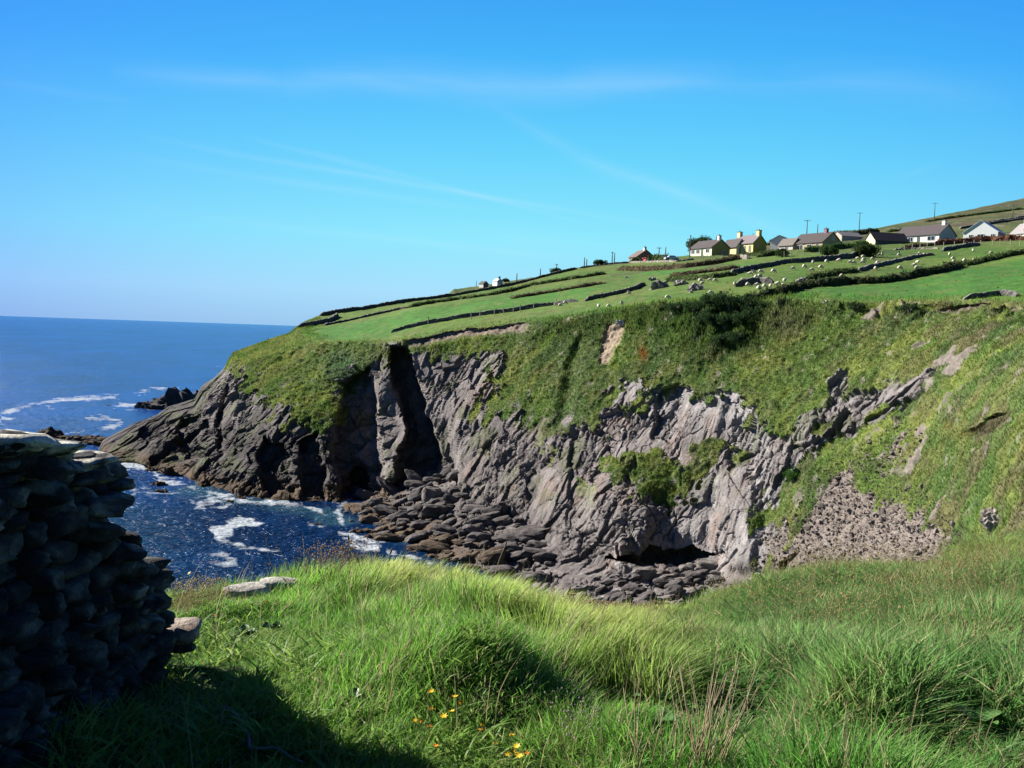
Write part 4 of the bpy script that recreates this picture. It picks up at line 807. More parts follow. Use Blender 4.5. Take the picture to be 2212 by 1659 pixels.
def ribbon(name, px, h, w, kind, label, cat, group, seed=1, c=None):
    h *= .62 if kind == 'wall' else .62; w *= .65; Pp = path3(px); n = len(Pp); t = np.gradient(Pp, axis=0); t[:, 2] = 0; t /= np.linalg.norm(t, axis=1)[:, None] + 1e-9; nr = np.stack([-t[:, 1], t[:, 0], 0 * t[:, 0]], 1)
    if kind == 'wall': sec_ = [(-.5, -.6), (-.5, .0), (-.48, .35), (-.45, .7), (-.42, .97), (-.1, 1.02), (.15, 1.0), (.42, .96), (.46, .6), (.5, .2), (.5, -.6)]
    else: sec_ = [(-.55, -.5), (-.52, .1), (-.48, .45), (-.36, .78), (-.15, .97), (.1, 1.0), (.3, .86), (.46, .5), (.52, .1), (.55, -.5)]
    ends = np.minimum(1, np.minimum(np.arange(n), np.arange(n)[::-1]) / 3 + .35); V = []
    Hs = h * (1 + .18 * vnoise(np.c_[Pp[:, :2], 0 * Pp[:, 0]], 3.5, seed)) * ends
    for u, v in sec_: V.append(Pp + nr * (u * w) + np.stack([0 * Hs, 0 * Hs, Hs * v], 1))
    V = np.stack(V, 1); k = len(sec_); V = V.reshape(-1, 3)
    if kind == 'wall':
        f_, r_c, _ = facet(V, (.55, .55, .28), seed, .4); g = np.repeat(nr, k, 0) * np.tile([-1] * 5 + [0] + [1] * 5, n)[:, None]; V = V + g * (f_ * .13)[:, None]; V[:, 2] += np.tile([0, 0, 0, 0, 1, 1, 1, 1, 0, 0, 0], n) * (r_c - .5) * .20
        c0, c1 = c or ((.07, .07, .066), (.18, .17, .155)); cc = lc(c0, c1, r_c); cc = lc(cc, (.36, .34, .30), np.tile([0, 0, 0, 0, .5, .8, .8, .5, 0, 0, 0], n)); m = M_ROCK
    else:
        q = fbm(V, .9, 3, seed); V = V + np.stack([fbm(V, .8, 3, seed + 1), fbm(V, .8, 3, seed + 2), q], 1) * .42 * min(h, 1.6)
        c0, c1 = c or ((.030, .060, .016), (.075, .10, .03)); cc = 1.35 * lc(c0, c1, sm(fbm(V, 1.3, 3, seed + 4), -.35, .35)); m = M_LEAF
        # leaves standing off the surface
        r = np.random.default_rng(seed); nl = min(16000, int(n * 42)); ii = r.integers(0, len(V), nl); b = V[ii] + r.normal(0, .16, (nl, 3)) * np.array([1, 1, .8]); a1 = r.normal(0, .17, (nl, 3)); a2 = r.normal(0, .17, (nl, 3)); LV = np.stack([b, b + a1, b + a2], 1).reshape(-1, 3); LC = np.repeat(cc[ii] * r.uniform(.7, 1.7, (nl, 1)), 3, 0)
    F = []
    i = np.arange(n * k).reshape(n, k); F = np.stack([i[:-1, :-1], i[:-1, 1:], i[1:, 1:], i[1:, :-1]], -1).reshape(-1, 4)
    F = np.concatenate([F[:, [0, 1, 2]], F[:, [0, 2, 3]]]); caps = [[0, a, a + 1] for a in range(1, k - 1)] + [[(n - 1) * k, (n - 1) * k + a + 1, (n - 1) * k + a] for a in range(1, k - 1)]; F = np.concatenate([F, np.array(caps)])
    if kind != 'wall': F = np.concatenate([F, np.arange(len(LV)).reshape(-1, 3) + len(V)]); V = np.concatenate([V, LV]); cc = np.concatenate([cc, LC])
    o = link(mesh_np(name, V, F, cc, m, smooth=False), name); return tag(o, label, cat, group)
GW, GH = 'stone walls dividing the fields', 'hedges and overgrown banks between the fields'
ribbon('stone_wall', [(845, 719), (885, 708), (925, 699), (980, 690), (1022, 683), (1109, 673), (1150, 665), (1202, 658), (1250, 651)], 1.15, .8, 'wall', 'long grey dry stone wall following the brink from the grassy point', 'wall', GW, 3)
ribbon('stone_wall', [(1262, 652), (1300, 643), (1332, 636), (1370, 626), (1395, 615)], 1.35, .8, 'wall', 'taller dark stone wall running up to the rocky outcrops', 'wall', GW, 4)
ribbon('stone_wall', [(690, 681), (735, 675), (780, 668), (830, 660), (883, 651), (930, 646), (977, 640), (1050, 627), (1109, 616), (1193, 594), (1249, 581)], 1.3, .8, 'wall', 'stone wall along the skyline of the seaward fields', 'wall', GW, 5, ((.07, .075, .06), (.14, .135, .11)))
ribbon('stone_wall', [(699, 703), (749, 694), (793, 684), (838, 674), (883, 665)], .8, .7, 'wall', 'low broken stone wall with pale capping on the point', 'wall', GW, 6)
ribbon('stone_wall', [(641, 709), (665, 704), (690, 699), (713, 694), (732, 683)], 1.5, .9, 'wall', 'dark stone wall of the ruined enclosure at the tip of the field', 'wall', GW, 7)
ribbon('stone_wall', [(1576, 594), (1624, 583), (1660, 576), (1694, 570), (1740, 566), (1781, 563), (1835, 556), (1855, 553)], 1.5, .8, 'wall', 'long dark stone wall above the main flock of sheep', 'wall', GW, 8)
ribbon('stone_wall', [(1586, 620), (1612, 616), (1642, 612), (1676, 612)], 1.7, 1.0, 'wall', 'short dark stone wall in the middle of the sheep field', 'wall', GW, 9)
ribbon('stone_wall', [(1851, 587), (1877, 579), (1925, 568), (1982, 555), (2020, 551)], 1.0, .8, 'wall', 'mossy stone wall curving up between the two sheep fields', 'wall', GW, 10, ((.09, .10, .06), (.22, .21, .17)))
ribbon('stone_wall', [(2035, 544), (2060, 538), (2105, 532), (2118, 531)], 1.6, .9, 'wall', 'dark boulder wall below the brown hedge', 'wall', GW, 11)
ribbon('stone_wall', [(2079, 648), (2120, 643), (2171, 638), (2200, 641)], .9, .8, 'wall', 'pale capped wall on the very brink at the right', 'wall', GW, 12)
ribbon('stone_wall', [(1249, 580), (1300, 573), (1340, 569), (1396, 567), (1460, 566), (1500, 561)], .8, .7, 'wall', 'pale tumbled roadside wall on the skyline by the red shed', 'wall', GW, 13, ((.20, .17, .14), (.38, .34, .29)))
ribbon('stone_wall', [(1718, 610), (1746, 603)], .7, .9, 'wall', 'short scrap of pale wall below the middle of the flock', 'wall', GW, 14, ((.2, .18, .15), (.4, .37, .32)))
ribbon('stone_wall', [(1598, 558), (1614, 561), (1622, 559)], 1.6, .8, 'wall', 'grey wall corner below the yellow house', 'wall', GW, 15, ((.2, .18, .16), (.36, .33, .3)))
ribbon('stone_wall', [(2071, 495), (2126, 486), (2212, 474), (2300, 462)], 1.4, 1.2, 'wall', 'dark wall on the hill behind the white barn', 'wall', GW, 16)
ribbon('stone_wall', [(2130, 482), (2180, 476), (2260, 460)], 1.4, 1.2, 'wall', 'upper dark wall on the hill at the right edge', 'wall', GW, 17)
ribbon('stone_wall', [(1930, 540), (1980, 538), (2030, 537)], .6, .9, 'wall', 'tumbled pale wall beside the field gate', 'wall', GW, 18, ((.2, .17, .15), (.38, .35, .31)))
HB = ((.060, .045, .028), (.12, .10, .05)); HD = ((.030, .055, .016), (.070, .095, .03)); HR = ((.085, .038, .026), (.15, .075, .045))
for px, h, w, lab, c in [
 ([(883, 665), (928, 656), (995, 647), (1062, 638), (1109, 628), (1147, 617), (1205, 608), (1263, 599), (1309, 592)], 1.1, 1.6, 'long dark hedge across the seaward green fields', HD),
 ([(1105, 645), (1150, 638), (1193, 632), (1263, 619), (1310, 612)], .8, 1.5, 'low brownish bank below the long seaward hedge', HB),
 ([(1338, 584), (1396, 585), (1451, 581), (1490, 577), (1520, 574), (1560, 567), (1598, 560)], 1.5, 1.8, 'brown bramble hedge below the cream bungalow', HB),
 ([(1451, 597), (1500, 592), (1562, 584), (1600, 579)], 1.0, 1.6, 'brown bank across the small field under the cream bungalow', HB),
 ([(1440, 608), (1500, 604), (1550, 600), (1590, 594)], 1.2, 2.0, 'dark green bank above the rocky outcrops', HD),
 ([(1598, 652), (1642, 646), (1694, 634), (1720, 626), (1746, 620), (1792, 617), (1835, 613), (1906, 612), (1950, 604), (1982, 598), (2039, 587), (2075, 577)], 1.7, 1.9, 'long dark hedge under both sheep fields', ((.028, .042, .018), (.065, .075, .03))),
 ([(2075, 577), (2115, 568), (2160, 558), (2212, 549), (2300, 535)], 1.4, 1.9, 'greener end of the long hedge at the right edge', HD),
 ([(1746, 603), (1780, 598), (1815, 591), (1851, 587)], 1.1, 1.6, 'green bank joining the mossy wall to the middle of the flock', HD),
 ([(1953, 536), (1985, 533), (2020, 530)], 1.3, 1.6, 'green-brown hedge in front of the white bungalow', HB),
 ([(2020, 530), (2077, 525), (2134, 521), (2212, 519), (2300, 516)], 2.2, 2.2, 'rust brown hedge in front of the white barn', HR),
 ([(1739, 545), (1792, 540), (1840, 534), (1883, 528)], 2.0, 2.0, 'clipped green hedge in front of the tan bungalow', ((.035, .08, .02), (.08, .13, .035))),
 ([(1640, 556), (1680, 551), (1705, 548)], 1.8, 2.2, 'dark shrubs between the yellow house and the tan bungalow', HD),
 ([(1600, 553), (1630, 553), (1650, 551)], 1.0, 1.2, 'low dark shrubs along the front of the yellow house', HD),
 ([(1360, 564), (1385, 564)], 2.2, 2.2, 'dark hedge left of the brown hut', HD), ([(1396, 563), (1420, 562), (1447, 561)], 2.6, 2.4, 'tall dark hedge between the brown hut and the parked car', HD),
 ([(1915, 502), (1960, 498), (2010, 492)], 1.6, 3, 'dark bank on the hill behind the white bungalow', HD), ([(1800, 510), (1850, 508), (1900, 502)], 3.0, 4, 'dark scrub on the hill behind the grey shed', ((.03, .045, .02), (.07, .075, .035))),
 ([(1664, 530), (1680, 527), (1697, 524)], 3.0, 4, 'dark scrub on the hill behind the yellow house', HB), ([(2000, 480), (2060, 471), (2130, 462), (2212, 452)], 1.5, 2.5, 'thin dark bank high on the hill', HD)]:
    ribbon('hedge', px, h, w, 'hedge', lab, 'hedge', GH, len(lab) * 7 + int(px[0][0]), c)

# ------------------------------------------------------------------ fences, gate, poles
M_POST = solid('post_wood', (.38, .34, .29), .9); M_POLE = solid('pole_wood', (.12, .105, .10), .9); M_IRON = solid('galvanised', (.30, .32, .34), .5)
pb_ = MB(); pb_.tube([(0, 0, -.3), (0, 0, 1.25), (0, 0, 1.27)], [.075, .07, .02], 7); POSTM = pb_.mesh('post', M_POST)
def fence(px, lab, h=1.0, th=1.0):
    Pp = [np.array(hit(*p)[0]) for p in px]; t = empty('post_fence', Pp[0]); tag(t, lab, 'fence', 'post fences on the hillside')
    tops = []
    for p in Pp:
        o = link(POSTM, 'post', t); o.location = p - Pp[0]; o.scale = (th, th, h); o.rotation_euler = (random.uniform(-.08, .08), random.uniform(-.08, .08), 0); tops.append(p - Pp[0])
    b = MB()
    for zz in (.5, .95): b.tube([q + np.array([0, 0, zz * h]) for q in tops], .006, 3)
    b.build('wire', M_IRON, t)
fence([(925, 700), (1018, 690), (1036, 686), (1068, 682), (1088, 680), (1109, 676), (1124, 673), (1152, 670), (1202, 662)], 'leaning posts set against the long wall by the brink', 1.25, 1.1)
fence([(1954, 541), (1970, 539), (1987, 537), (2003, 536), (2019, 535), (2038, 534), (2062, 532), (2081, 530), (2103, 530), (2117, 531), (2144, 531), (2161, 529), (2183, 530), (2203, 531)], 'row of pale fence posts in front of the rust brown hedge', 1.15, 1.3)
fence([(1483, 566), (1512, 562), (1519, 561), (1528, 560), (1535, 560), (1546, 559), (1560, 559), (1575, 557)], 'row of fence posts below the cream bungalow', .95, 1.1)
fence([(1372, 569), (1382, 568), (1389, 568), (1398, 567), (1414, 566), (1425, 566)], 'short fence posts beside the red shed', .9)
fence([(1680, 556), (1694, 556), (1709, 555), (1722, 554), (1736, 553), (1770, 551), (1803, 550)], 'thin fence posts below the tan bungalow', 1.1)
fence([(1288, 578), (1295, 577), (1304, 576), (1315, 575), (1326, 574)], 'little fence posts on the skyline rise left of the hut', .8)
def bar_gate(X, Y, lab):
    p = np.array(hit(X, Y)[0]); t = empty('field_gate', p, R(-8)); tag(t, lab, 'gate')
    for x in (-1.9, 1.9): b = MB(); b.box((x - .09, -.09, -.3), (x + .09, .09, 1.35)); b.build('gate_post', M_POST, t)
    b = MB()
    for z in (.25, .48, .72, .96, 1.18): b.box((-1.8, -.025, z - .025), (1.8, .025, z + .025))
    for x in (-1.78, 0, 1.78): b.box((x - .03, -.031, .2), (x + .03, .031, 1.22))
    b.build('bars', M_IRON, t)
bar_gate(1924, 552, 'grey barred metal gate beside the round dark bush')
def pole(X, Yt, Yb, lab, cross=1, back=0.0, D=None):
    p = hit(X, Yb)[0]; p = np.array(p)
    if D: p = at_d(X, Yb, D)
    r = ray(X, Yt); top = CAM + r * (p[1] / r[1]); h = top[2] - p[2]; t = empty('telegraph_pole', (p[0], p[1], p[2])); tag(t, lab, 'pole', 'telegraph poles along the lane'); th = .15 + .0001 * p[1]
    b = MB(); b.tube([(0, 0, -1.2), (0, 0, h * .5), (0, 0, h)], [th, th * .85, th * .65], 8); b.build('pole', M_POLE, t, True)
    if cross:
        b = MB(); b.box((-.9 * cross, -.06, h - .32), (.9 * cross, .06, h - .20)); ca = b.build('crossarm', M_POLE, t)
        for x in (-.8 * cross, 0, .8 * cross): b = MB(); b.tube([(x, 0, h - .20), (x, 0, h - .04)], [.05, .035], 6); b.build('insulator', M_IRON, ca)
    return t, h
for a in [(1029, 606, 615, 'smallest pole beside the dark roofed far cottage', 0, 0, 830), (1116, 590, 603, 'short pole on the skyline right of the far white cottage', 0), (1167, 580, 594, 'thin pole on the skyline between the far cottages and the hump', 0), (1202, 570, 586, 'dark pole rising from the bushy hump of the skyline', .5),
          (1262, 556, 577, 'left pole of the first close pair on the skyline', 0), (1267, 559, 577, 'right pole of the first close pair on the skyline', 0), (1322, 544, 566, 'faint left pole of the second close pair', .4), (1327, 546, 568, 'darker right pole of the second close pair', 0),
          (1423, 534, 560, 'pole with a crossarm behind the tall dark hedge', .9), (1437, 534, 564, 'thick pole right in front of the tall dark hedge', 0), (1490, 508, 557, 'tall pole with a transformer left of the cream bungalow', .3), (1547, 510, 530, 'pole showing over the roof of the cream bungalow', 0, 0, 345),
          (1626, 504, 524, 'pole showing over the roof of the yellow house', 0, 0, 350), (1742, 475, 520, 'tall pole with crossarm behind the tan bungalow', 1.3, 0, 350), (1765, 484, 520, 'plain pole beside the tall one behind the tan bungalow', 0, 0, 350), (1855.6, 459, 500, 'pole with a wide crossarm above the grey shed', 1.6), (2018, 438, 476, 'pole with a wide crossarm above the white bungalow', 1.7), (2187, 442, 476, 'pole standing against the hill at the right edge', .8)]:
    t, h = pole(*a)
    if 'transformer' in a[3]: b = MB(); b.tube([(.35, 0, h - 2.2), (.35, 0, h - 1.5)], .22, 8); b.build('transformer', M_IRON, t)

# ------------------------------------------------------------------ houses
PAINT = {}
def paint(c, rough=.75):
    k = tuple(c) + (rough,)
    if k not in PAINT: PAINT[k] = solid('render_paint', c, rough, .06, 1.5)
    return PAINT[k]
M_GLASS = solid('window_glass', (.02, .028, .04), .12, .1, 2, 0, .8); M_FRAME = solid('white_frame', (.75, .75, .72), .5); M_DOOR = solid('dark_door', (.06, .10, .09), .5)
def house(name, lab, corner, D, b, A, B, He, Hr, ridge, wall_c, roof_c, side_c=None, wins=(), chims=(), doors=(), foot=1.6, grp='houses of the hillside village', rise=0.0):
    p = np.array(hit(*corner)[0]) if D is None else at_d(corner[0], corner[1], D)
    if D is not None:
        q = drop(p[0], p[1])
        if q is not None: foot = max(foot, p[2] - q[2] + 1.2)
    t = empty(name, p, R(b)); tag(t, lab, name.split('_')[-1], grp)
    U, Vv = (A, B) if ridge == 'l' else (B, A)
    def loc(u, v, z): return (u, v, z) if ridge == 'l' else (v, u, z)
    m = MB(); V = []
    for v in (0, Vv): V += [loc(0, v, -foot), loc(U, v, -foot), loc(U, v, He), loc(U / 2, v, Hr), loc(0, v, He)]
    F = [(0, 1, 2, 3, 4), (9, 8, 7, 6, 5), (0, 4, 9, 5), (1, 6, 7, 2), (4, 3, 8, 9), (3, 2, 7, 8), (0, 5, 6, 1)]
    if ridge != 'l': F = [f[::-1] for f in F]
    m.add(np.array(V), F); wl = m.build('wall', paint(wall_c), t)
    if side_c is not None:      # the gable or side turned to the right has its shade put into its colour
        wl.data.materials.append(paint(side_c)); wl.data.polygons[0 if ridge == 'l' else 2].material_index = 1
    m = MB(); ov, oe, th = .28, .35, .16; sl = (Hr - He) / (U / 2)
    for sgn in (0, 1):
        u0 = -oe if sgn == 0 else U + oe; z0 = He - sl * oe + .05; um = U / 2; zm = Hr + .05; V = []
        for v in (-ov, Vv + ov): V += [loc(u0, v, z0), loc(um, v, zm), loc(um, v, zm + th), loc(u0, v, z0 + th)]
        m.add(np.array(V), [(0, 1, 2, 3), (7, 6, 5, 4), (3, 2, 6, 7), (0, 4, 5, 1), (0, 3, 7, 4), (1, 5, 6, 2)])
    m.build('roof', solid('roof_slate', roof_c, .75, .15, 1.2), t)
    def opening(face, pos, w, z0, h, kind):
        def bx(lo, hi, dz=0): 
            return ((lo, -.05 - dz, z0), (hi, .0, z0 + h)) if face == 'r' else ((-.05 - dz, lo, z0), (.0, hi, z0 + h))
        def sl_(lo, hi, za, zb, d):
            return ((lo, -d, za), (hi, -.002, zb)) if face == 'r' else ((-d, lo, za), (-.002, hi, zb))
        if kind == 'door':
            q = MB(); q.box(*sl_(pos, pos + w, z0, z0 + h, .06)); d_ = q.build('door', M_DOOR, t); q = MB(); q.box(*sl_(pos + w * .82, pos + w * .9, z0 + h * .45, z0 + h * .53, .10)); q.build('handle', M_IRON, d_); return
        q = MB(); f = .09
        for a_ in (sl_(pos, pos + w, z0, z0 + f, .09), sl_(pos, pos + w, z0 + h - f, z0 + h, .09), sl_(pos, pos + f, z0 + f, z0 + h - f, .09), sl_(pos + w - f, pos + w, z0 + f, z0 + h - f, .09), sl_(pos + w / 2 - f / 2, pos + w / 2 + f / 2, z0 + f, z0 + h - f, .08)): q.box(*a_)
        fr = q.build('window', M_FRAME, t); q = MB(); q.box(*sl_(pos + f, pos + w - f, z0 + f, z0 + h - f, .045)); q.build('pane', M_GLASS, fr)
    for w_ in wins: opening(*w_, 'window')
    for w_ in doors: opening(*w_, 'door')
    for (v, sz, hh, c) in chims:
        q = MB(); z0 = Hr - .6; q.box(*[loc(U / 2 - sz * .45, v - sz / 2, z0), loc(U / 2 + sz * .45, v + sz / 2, Hr + hh)]); ch = q.build('chimney', paint(c), t)
        q = MB(); q.box(*[loc(U / 2 - sz * .52, v - sz * .57, Hr + hh), loc(U / 2 + sz * .52, v + sz * .57, Hr + hh + .14)]); q.tube([loc(U / 2, v, Hr + hh + .14), loc(U / 2, v, Hr + hh + .5)], .13, 7); q.build('chimney_pot', M_POLE, ch)
    return t
DK = (.075, .06, .06)
house('bungalow', 'cream bungalow with a gable coloured olive for shade, first from the left', (1537, 551), 312, 28, 7.2, 11, 2.5, 5.0, 'l', (.78, .72, .52), DK, (.42, .34, .10), [('l', 1.2, 1.7, .8, 1.3), ('l', 6.0, 1.6, .8, 1.3), ('l', 8.5, 1.6, .8, 1.3), ('r', 4.4, 1.5, .7, .9)], [(1.0, 1.0, 1.3, (.75, .7, .6))], [('l', 4.2, 1.0, 0, 2.1)])
house('house', 'yellow house with two chimneys and a pale slate roof', (1626, 549), 314, 32, 5.8, 9.5, 3.6, 6.2, 'l', (.82, .70, .28), (.20, .17, .18), (.50, .38, .07), [('l', 1.0, .9, .6, 2.2), ('l', 3.1, .9, .6, 2.2), ('l', 5.2, .9, .6, 2.2), ('l', 7.6, .9, .6, 2.2), ('r', 1.5, .8, 2.4, .9)], [(.6, 1.3, 1.4, (.72, .62, .28)), (8.9, 1.3, 1.4, (.72, .66, .4))])
house('cottage', 'low dark roofed annex between the cream bungalow and the yellow house', (1590, 550), 318, 30, 4.0, 6.5, 2.6, 5.0, 'l', (.78, .68, .34), DK, (.75, .7, .5), [('r', 1.2, 1.0, .8, 1.0)])
house('bungalow', 'tan bungalow with a purple chimney behind a clipped hedge', (1776, 541), 309, 32, 8.8, 12.5, 2.7, 5.9, 'l', (.50, .40, .26), DK, (.46, .36, .17), [('l', 1.5, 1.2, .2, 2.2), ('l', 4.2, 1.9, .6, 1.6), ('l', 7.9, 2.0, .6, 1.6), ('l', 11, .9, .6, 1.6), ('r', 1.0, 2.8, .9, 1.4), ('r', 3.8, 1.8, 3.4, 1.3), ('r', 6.2, 1.6, .9, 1.4)], [(2.6, 1.1, 1.2, (.30, .16, .18))])
house('annex', 'grey roofed porch wing at the left end of the tan bungalow', (1712, 544), 318, 32, 4.0, 6.0, 2.3, 4.4, 'l', (.55, .50, .45), (.16, .14, .12), None, [('l', 2.0, 1.2, .6, 1.4), ('r', 1.2, 1.2, .2, 2.0)])
house('house', 'plain white house half hidden behind the tan bungalow', (1702, 541), 330, 60, 9, 6.0, 3.2, 4.9, 'r', (.85, .85, .80), (.35, .35, .36), None)
house('shed', 'long low grey roofed shed on the slope behind the tan bungalow', (1818, 521), 362, 20, 9, 6, 2.0, 3.6, 'r', (.45, .40, .32), (.28, .27, .27), None)
house('barn', 'cream gabled barn with a long side coloured dark for shade and brown roof', (1890, 532), 312, 12, 11.5, 6.0, 2.0, 4.6, 'r', (.80, .70, .42), (.085, .07, .07), (.11, .11, .13))
house('bungalow', 'white bungalow with a gable coloured grey for shade and round white chimney', (2028, 524), 312, 35, 9.3, 15.5, 2.7, 6.0, 'l', (.84, .84, .80), (.085, .07, .072), (.46, .52, .52), [('l', 1.4, 2.6, .8, 1.4), ('l', 9.0, 1.8, .7, 1.5), ('l', 12.2, 1.8, .7, 1.5), ('r', 7.0, 1.2, .8, 1.3)], [(1.4, 1.1, 1.3, (.85, .83, .80))], [('l', 6.6, 1.0, 0, 2.1)])
house('barn', 'bright white barn with a pale blue roof', (2155, 518), 318, 48, 8, 10.5, 2.6, 6.2, 'r', (.86, .88, .88), (.50, .60, .70), (.16, .18, .22), [('l', 1.0, 1.2, .9, 1.0), ('l', 4.2, 2.0, .4, 1.6), ('l', 7.6, 1.2, .9, 1.0)])
house('house', 'white house with pink framed dormers at the right edge', (2300, 515), 300, 16, 8, 22, 3.0, 6.4, 'l', (.86, .82, .74), (.30, .28, .28), None, [('l', 17, 1.2, 1.2, 1.0), ('l', 13, 1.2, 1.2, 1.0), ('l', 9, 1.2, 1.2, 1.0)], [(19.5, 1.2, 1.6, (.80, .80, .72))])
house('cottage', 'tiny white cottage with a black chimney on the far skyline', (1074, 613), 830, 30, 5, 8, 2.2, 4.4, 'l', (.85, .85, .8), (.5, .5, .5), (.7, .7, .66), [], [(1, 1.4, 1.6, (.05, .05, .05))])
house('cottage', 'tiny dark roofed cottage on the far skyline', (1044, 617), 830, 40, 5.5, 6, 1.6, 3.8, 'l', (.6, .58, .52), (.06, .075, .07), (.07, .085, .075))
house('hut', 'small brown gabled hut with a white chimney on the skyline', (1376, 563), 332, 20, 6.5, 6, 1.4, 3.6, 'l', (.30, .22, .16), (.16, .12, .10), (.24, .17, .13), [], [(1, .9, 1.0, (.75, .72, .7))])
house('shed', 'small red shed beside the brown hut', (1396, 567), 324, 20, 2.6, 2.4, 1.4, 1.6, 'l', (.55, .05, .06), (.45, .06, .07), (.5, .05, .06))
# dormers of the right hand house
hb = [o for o in col.objects if o.get('label', '').startswith('white house with pink')][0]
for y in (16.5, 12.2):
    b = MB(); b.add(np.array([(.7, y - .9, 3.3), (.7, y + .9, 3.3), (.7, y + .9, 4.7), (.7, y, 5.4), (.7, y - .9, 4.7), (3.2, y - .9, 3.3), (3.2, y + .9, 3.3), (3.2, y + .9, 4.7), (3.2, y, 5.4), (3.2, y - .9, 4.7)]), [(0, 4, 3, 2, 1), (0, 5, 9, 4), (1, 2, 7, 6), (4, 9, 8, 3), (3, 8, 7, 2), (0, 1, 6, 5)])
    dd = b.build('dormer', paint((.80, .42, .40)), hb); b = MB(); b.box((.62, y - .55, 3.7), (.69, y + .55, 4.6)); b.build('pane', M_GLASS, dd)

# parked car
def car(X, Y, D, lab):
    p = np.array(hit(X, Y)[0]); t = empty('parked_car', p, R(12)); tag(t, lab, 'car'); M_C = solid('car_paint', (.55, .62, .70), .3, .03, 1, 0, .6)
    prof = [(-2.0, .35), (-2.05, .75), (-1.75, .92), (-1.2, .98), (-.75, 1.42), (.75, 1.45), (1.45, 1.0), (1.95, .9), (2.05, .6), (2.0, .35)]
    b = MB(); V = [(x, s * .82 * (1 if z < 1.05 else .82), z) for s in (-1, 1) for x, z in prof]; n = len(prof)
    b.add(np.array(V), [tuple(range(n)), tuple(range(2 * n - 1, n - 1, -1))] + [(i, n + i, n + (i + 1) % n, (i + 1) % n) for i in range(n)]); b.build('body', M_C, t)
    b = MB()
    for s in (-1, 1): b.add(np.array([(-1.05, s * .80, 1.02), (1.2, s * .80, 1.02), (.68, s * .70, 1.38), (-.7, s * .70, 1.38)]), [(0, 1, 2, 3) if s < 0 else (3, 2, 1, 0)])
    b.build('side_glass', M_GLASS, t)
    for x in (-1.3, 1.3):
        for s in (-.78, .78): b = MB(); b.tube([(x, s - .1, .32), (x, s + .1, .32)], .32, 14); b.build('wheel', M_POLE, t, True)
car(1450, 563, 320, 'silver white car parked on the lane between the tall hedge and the cream bungalow')

# ------------------------------------------------------------------ bushes and tree
def bush(name, X, Y, w, h, seed, lab, cat='bush', c0=(.02, .045, .014), c1=(.06, .10, .028), D=None, nl=5200, trunk=False):
    p = np.array(hit(X, Y)[0]) if D is None else at_d(X, Y, D); r = np.random.default_rng(seed); t = empty(name, p); tag(t, lab, cat)
    b = MB()
    for k in range(6):
        a = r.uniform(0, 6.28); tip = np.array([math.cos(a) * w * .3, math.sin(a) * w * .3, h * r.uniform(.5, .8)]); b.tube([(0, 0, -.4), tip * np.array([.35, .35, .55]), tip], [.10, .07, .02], 6)
    b.build('trunk' if trunk else 'stems', M_BARK, t)
    cl_ = r.normal(0, 1, (22, 3)); cl_ /= np.linalg.norm(cl_, axis=1)[:, None]; cl_ *= r.uniform(.35, .8, (22, 1)); cl_ = cl_ * np.array([w / 2, w / 2, h * .42]) + np.array([0, 0, h * .52]); rad = r.uniform(.16, .28, 22) * min(w, h * 1.4)
    i = r.integers(0, 22, nl); dd = r.normal(0, 1, (nl, 3)); dd /= np.linalg.norm(dd, axis=1)[:, None]; c = cl_[i] + dd * (rad[i] * r.uniform(.6, 1.06, nl))[:, None]; c[:, 2] = np.maximum(c[:, 2], .02)
    s = .05 * math.sqrt(w * h) * .8; V = np.stack([c, c + r.normal(0, s, (nl, 3)), c + r.normal(0, s, (nl, 3))], 1).reshape(-1, 3); cc = np.repeat(lc(c0, c1, r.random(nl)), 3, 0)
    link(mesh_np('crown', V, np.arange(nl * 3).reshape(-1, 3), cc, M_LEAF, smooth=False), 'crown', t)
bush('bush', 1872, 555, 6.2, 3.3, 1, 'round dark bush at the corner of the sheep field beside the gate')
bush('tree', 1499, 547, 6, 4.4, 2, 'round dark tree left behind the cream bungalow', 'tree', D=326, trunk=True)
bush('tree', 1519, 545, 6, 5.2, 3, 'second dark tree rising just over the cream bungalow roof', 'tree', D=328, trunk=True)
bush('bush', 1712, 1042, 1.9, 1.8, 4, 'single bright green bush on the grassy slope above the scree', c0=(.04, .11, .015), c1=(.08, .19, .03), nl=2600)
bush('bush', 1690, 555, 4, 1.8, 5, 'green shrub beside the fence posts under the tan bungalow')
bush('bush', 1790, 553, 4.5, 2.2, 6, 'green shrub on the bank under the clipped hedge', c0=(.03, .08, .02), c1=(.08, .13, .04))
bush('bush', 1200, 588, 5, 1.6, 8, 'low dark bush at the foot of the skyline pole'); bush('bush', 1297, 573, 6, 1.6, 9, 'low bush on the skyline rise'); bush('bush', 1093, 609, 9, 3, 10, 'dark bush right of the tiny white cottage', D=830)
for k, (X, Y, w, h) in enumerate([(1545, 668, 5, 2.4), (1575, 672, 5.5, 2.6), (1610, 676, 4.5, 2.2), (1530, 700, 4.5, 2.0), (1565, 706, 5, 2.0), (1600, 705, 4, 2.0), (1625, 690, 4, 1.8), (1500, 672, 4, 1.6), (1460, 672, 4, 1.3), (1590, 738, 4, 1.5), (1555, 745, 4, 1.4), (1650, 668, 3, 1.2), (1850, 672, 3, 1.2), (1965, 676, 3, 1.1)]):
    bush('shrub', X, Y, w, h, 20 + k, ['highest and leftmost', 'second', 'third', 'broad', 'middle', 'smaller', 'right hand', 'low', 'lowest left', 'lower', 'bottom', 'grey', 'lone', 'small'][k] + ' dark shrub of the thicket under the brink' if k < 11 else ['grey shrub at the brink right of the dark thicket', 'lone shrub hanging under the brink above the bare rock band', 'small shrub under the brink left of the eroded bank'][k - 11], nl=2200, c0=(.018, .045, .016), c1=(.05, .10, .03))

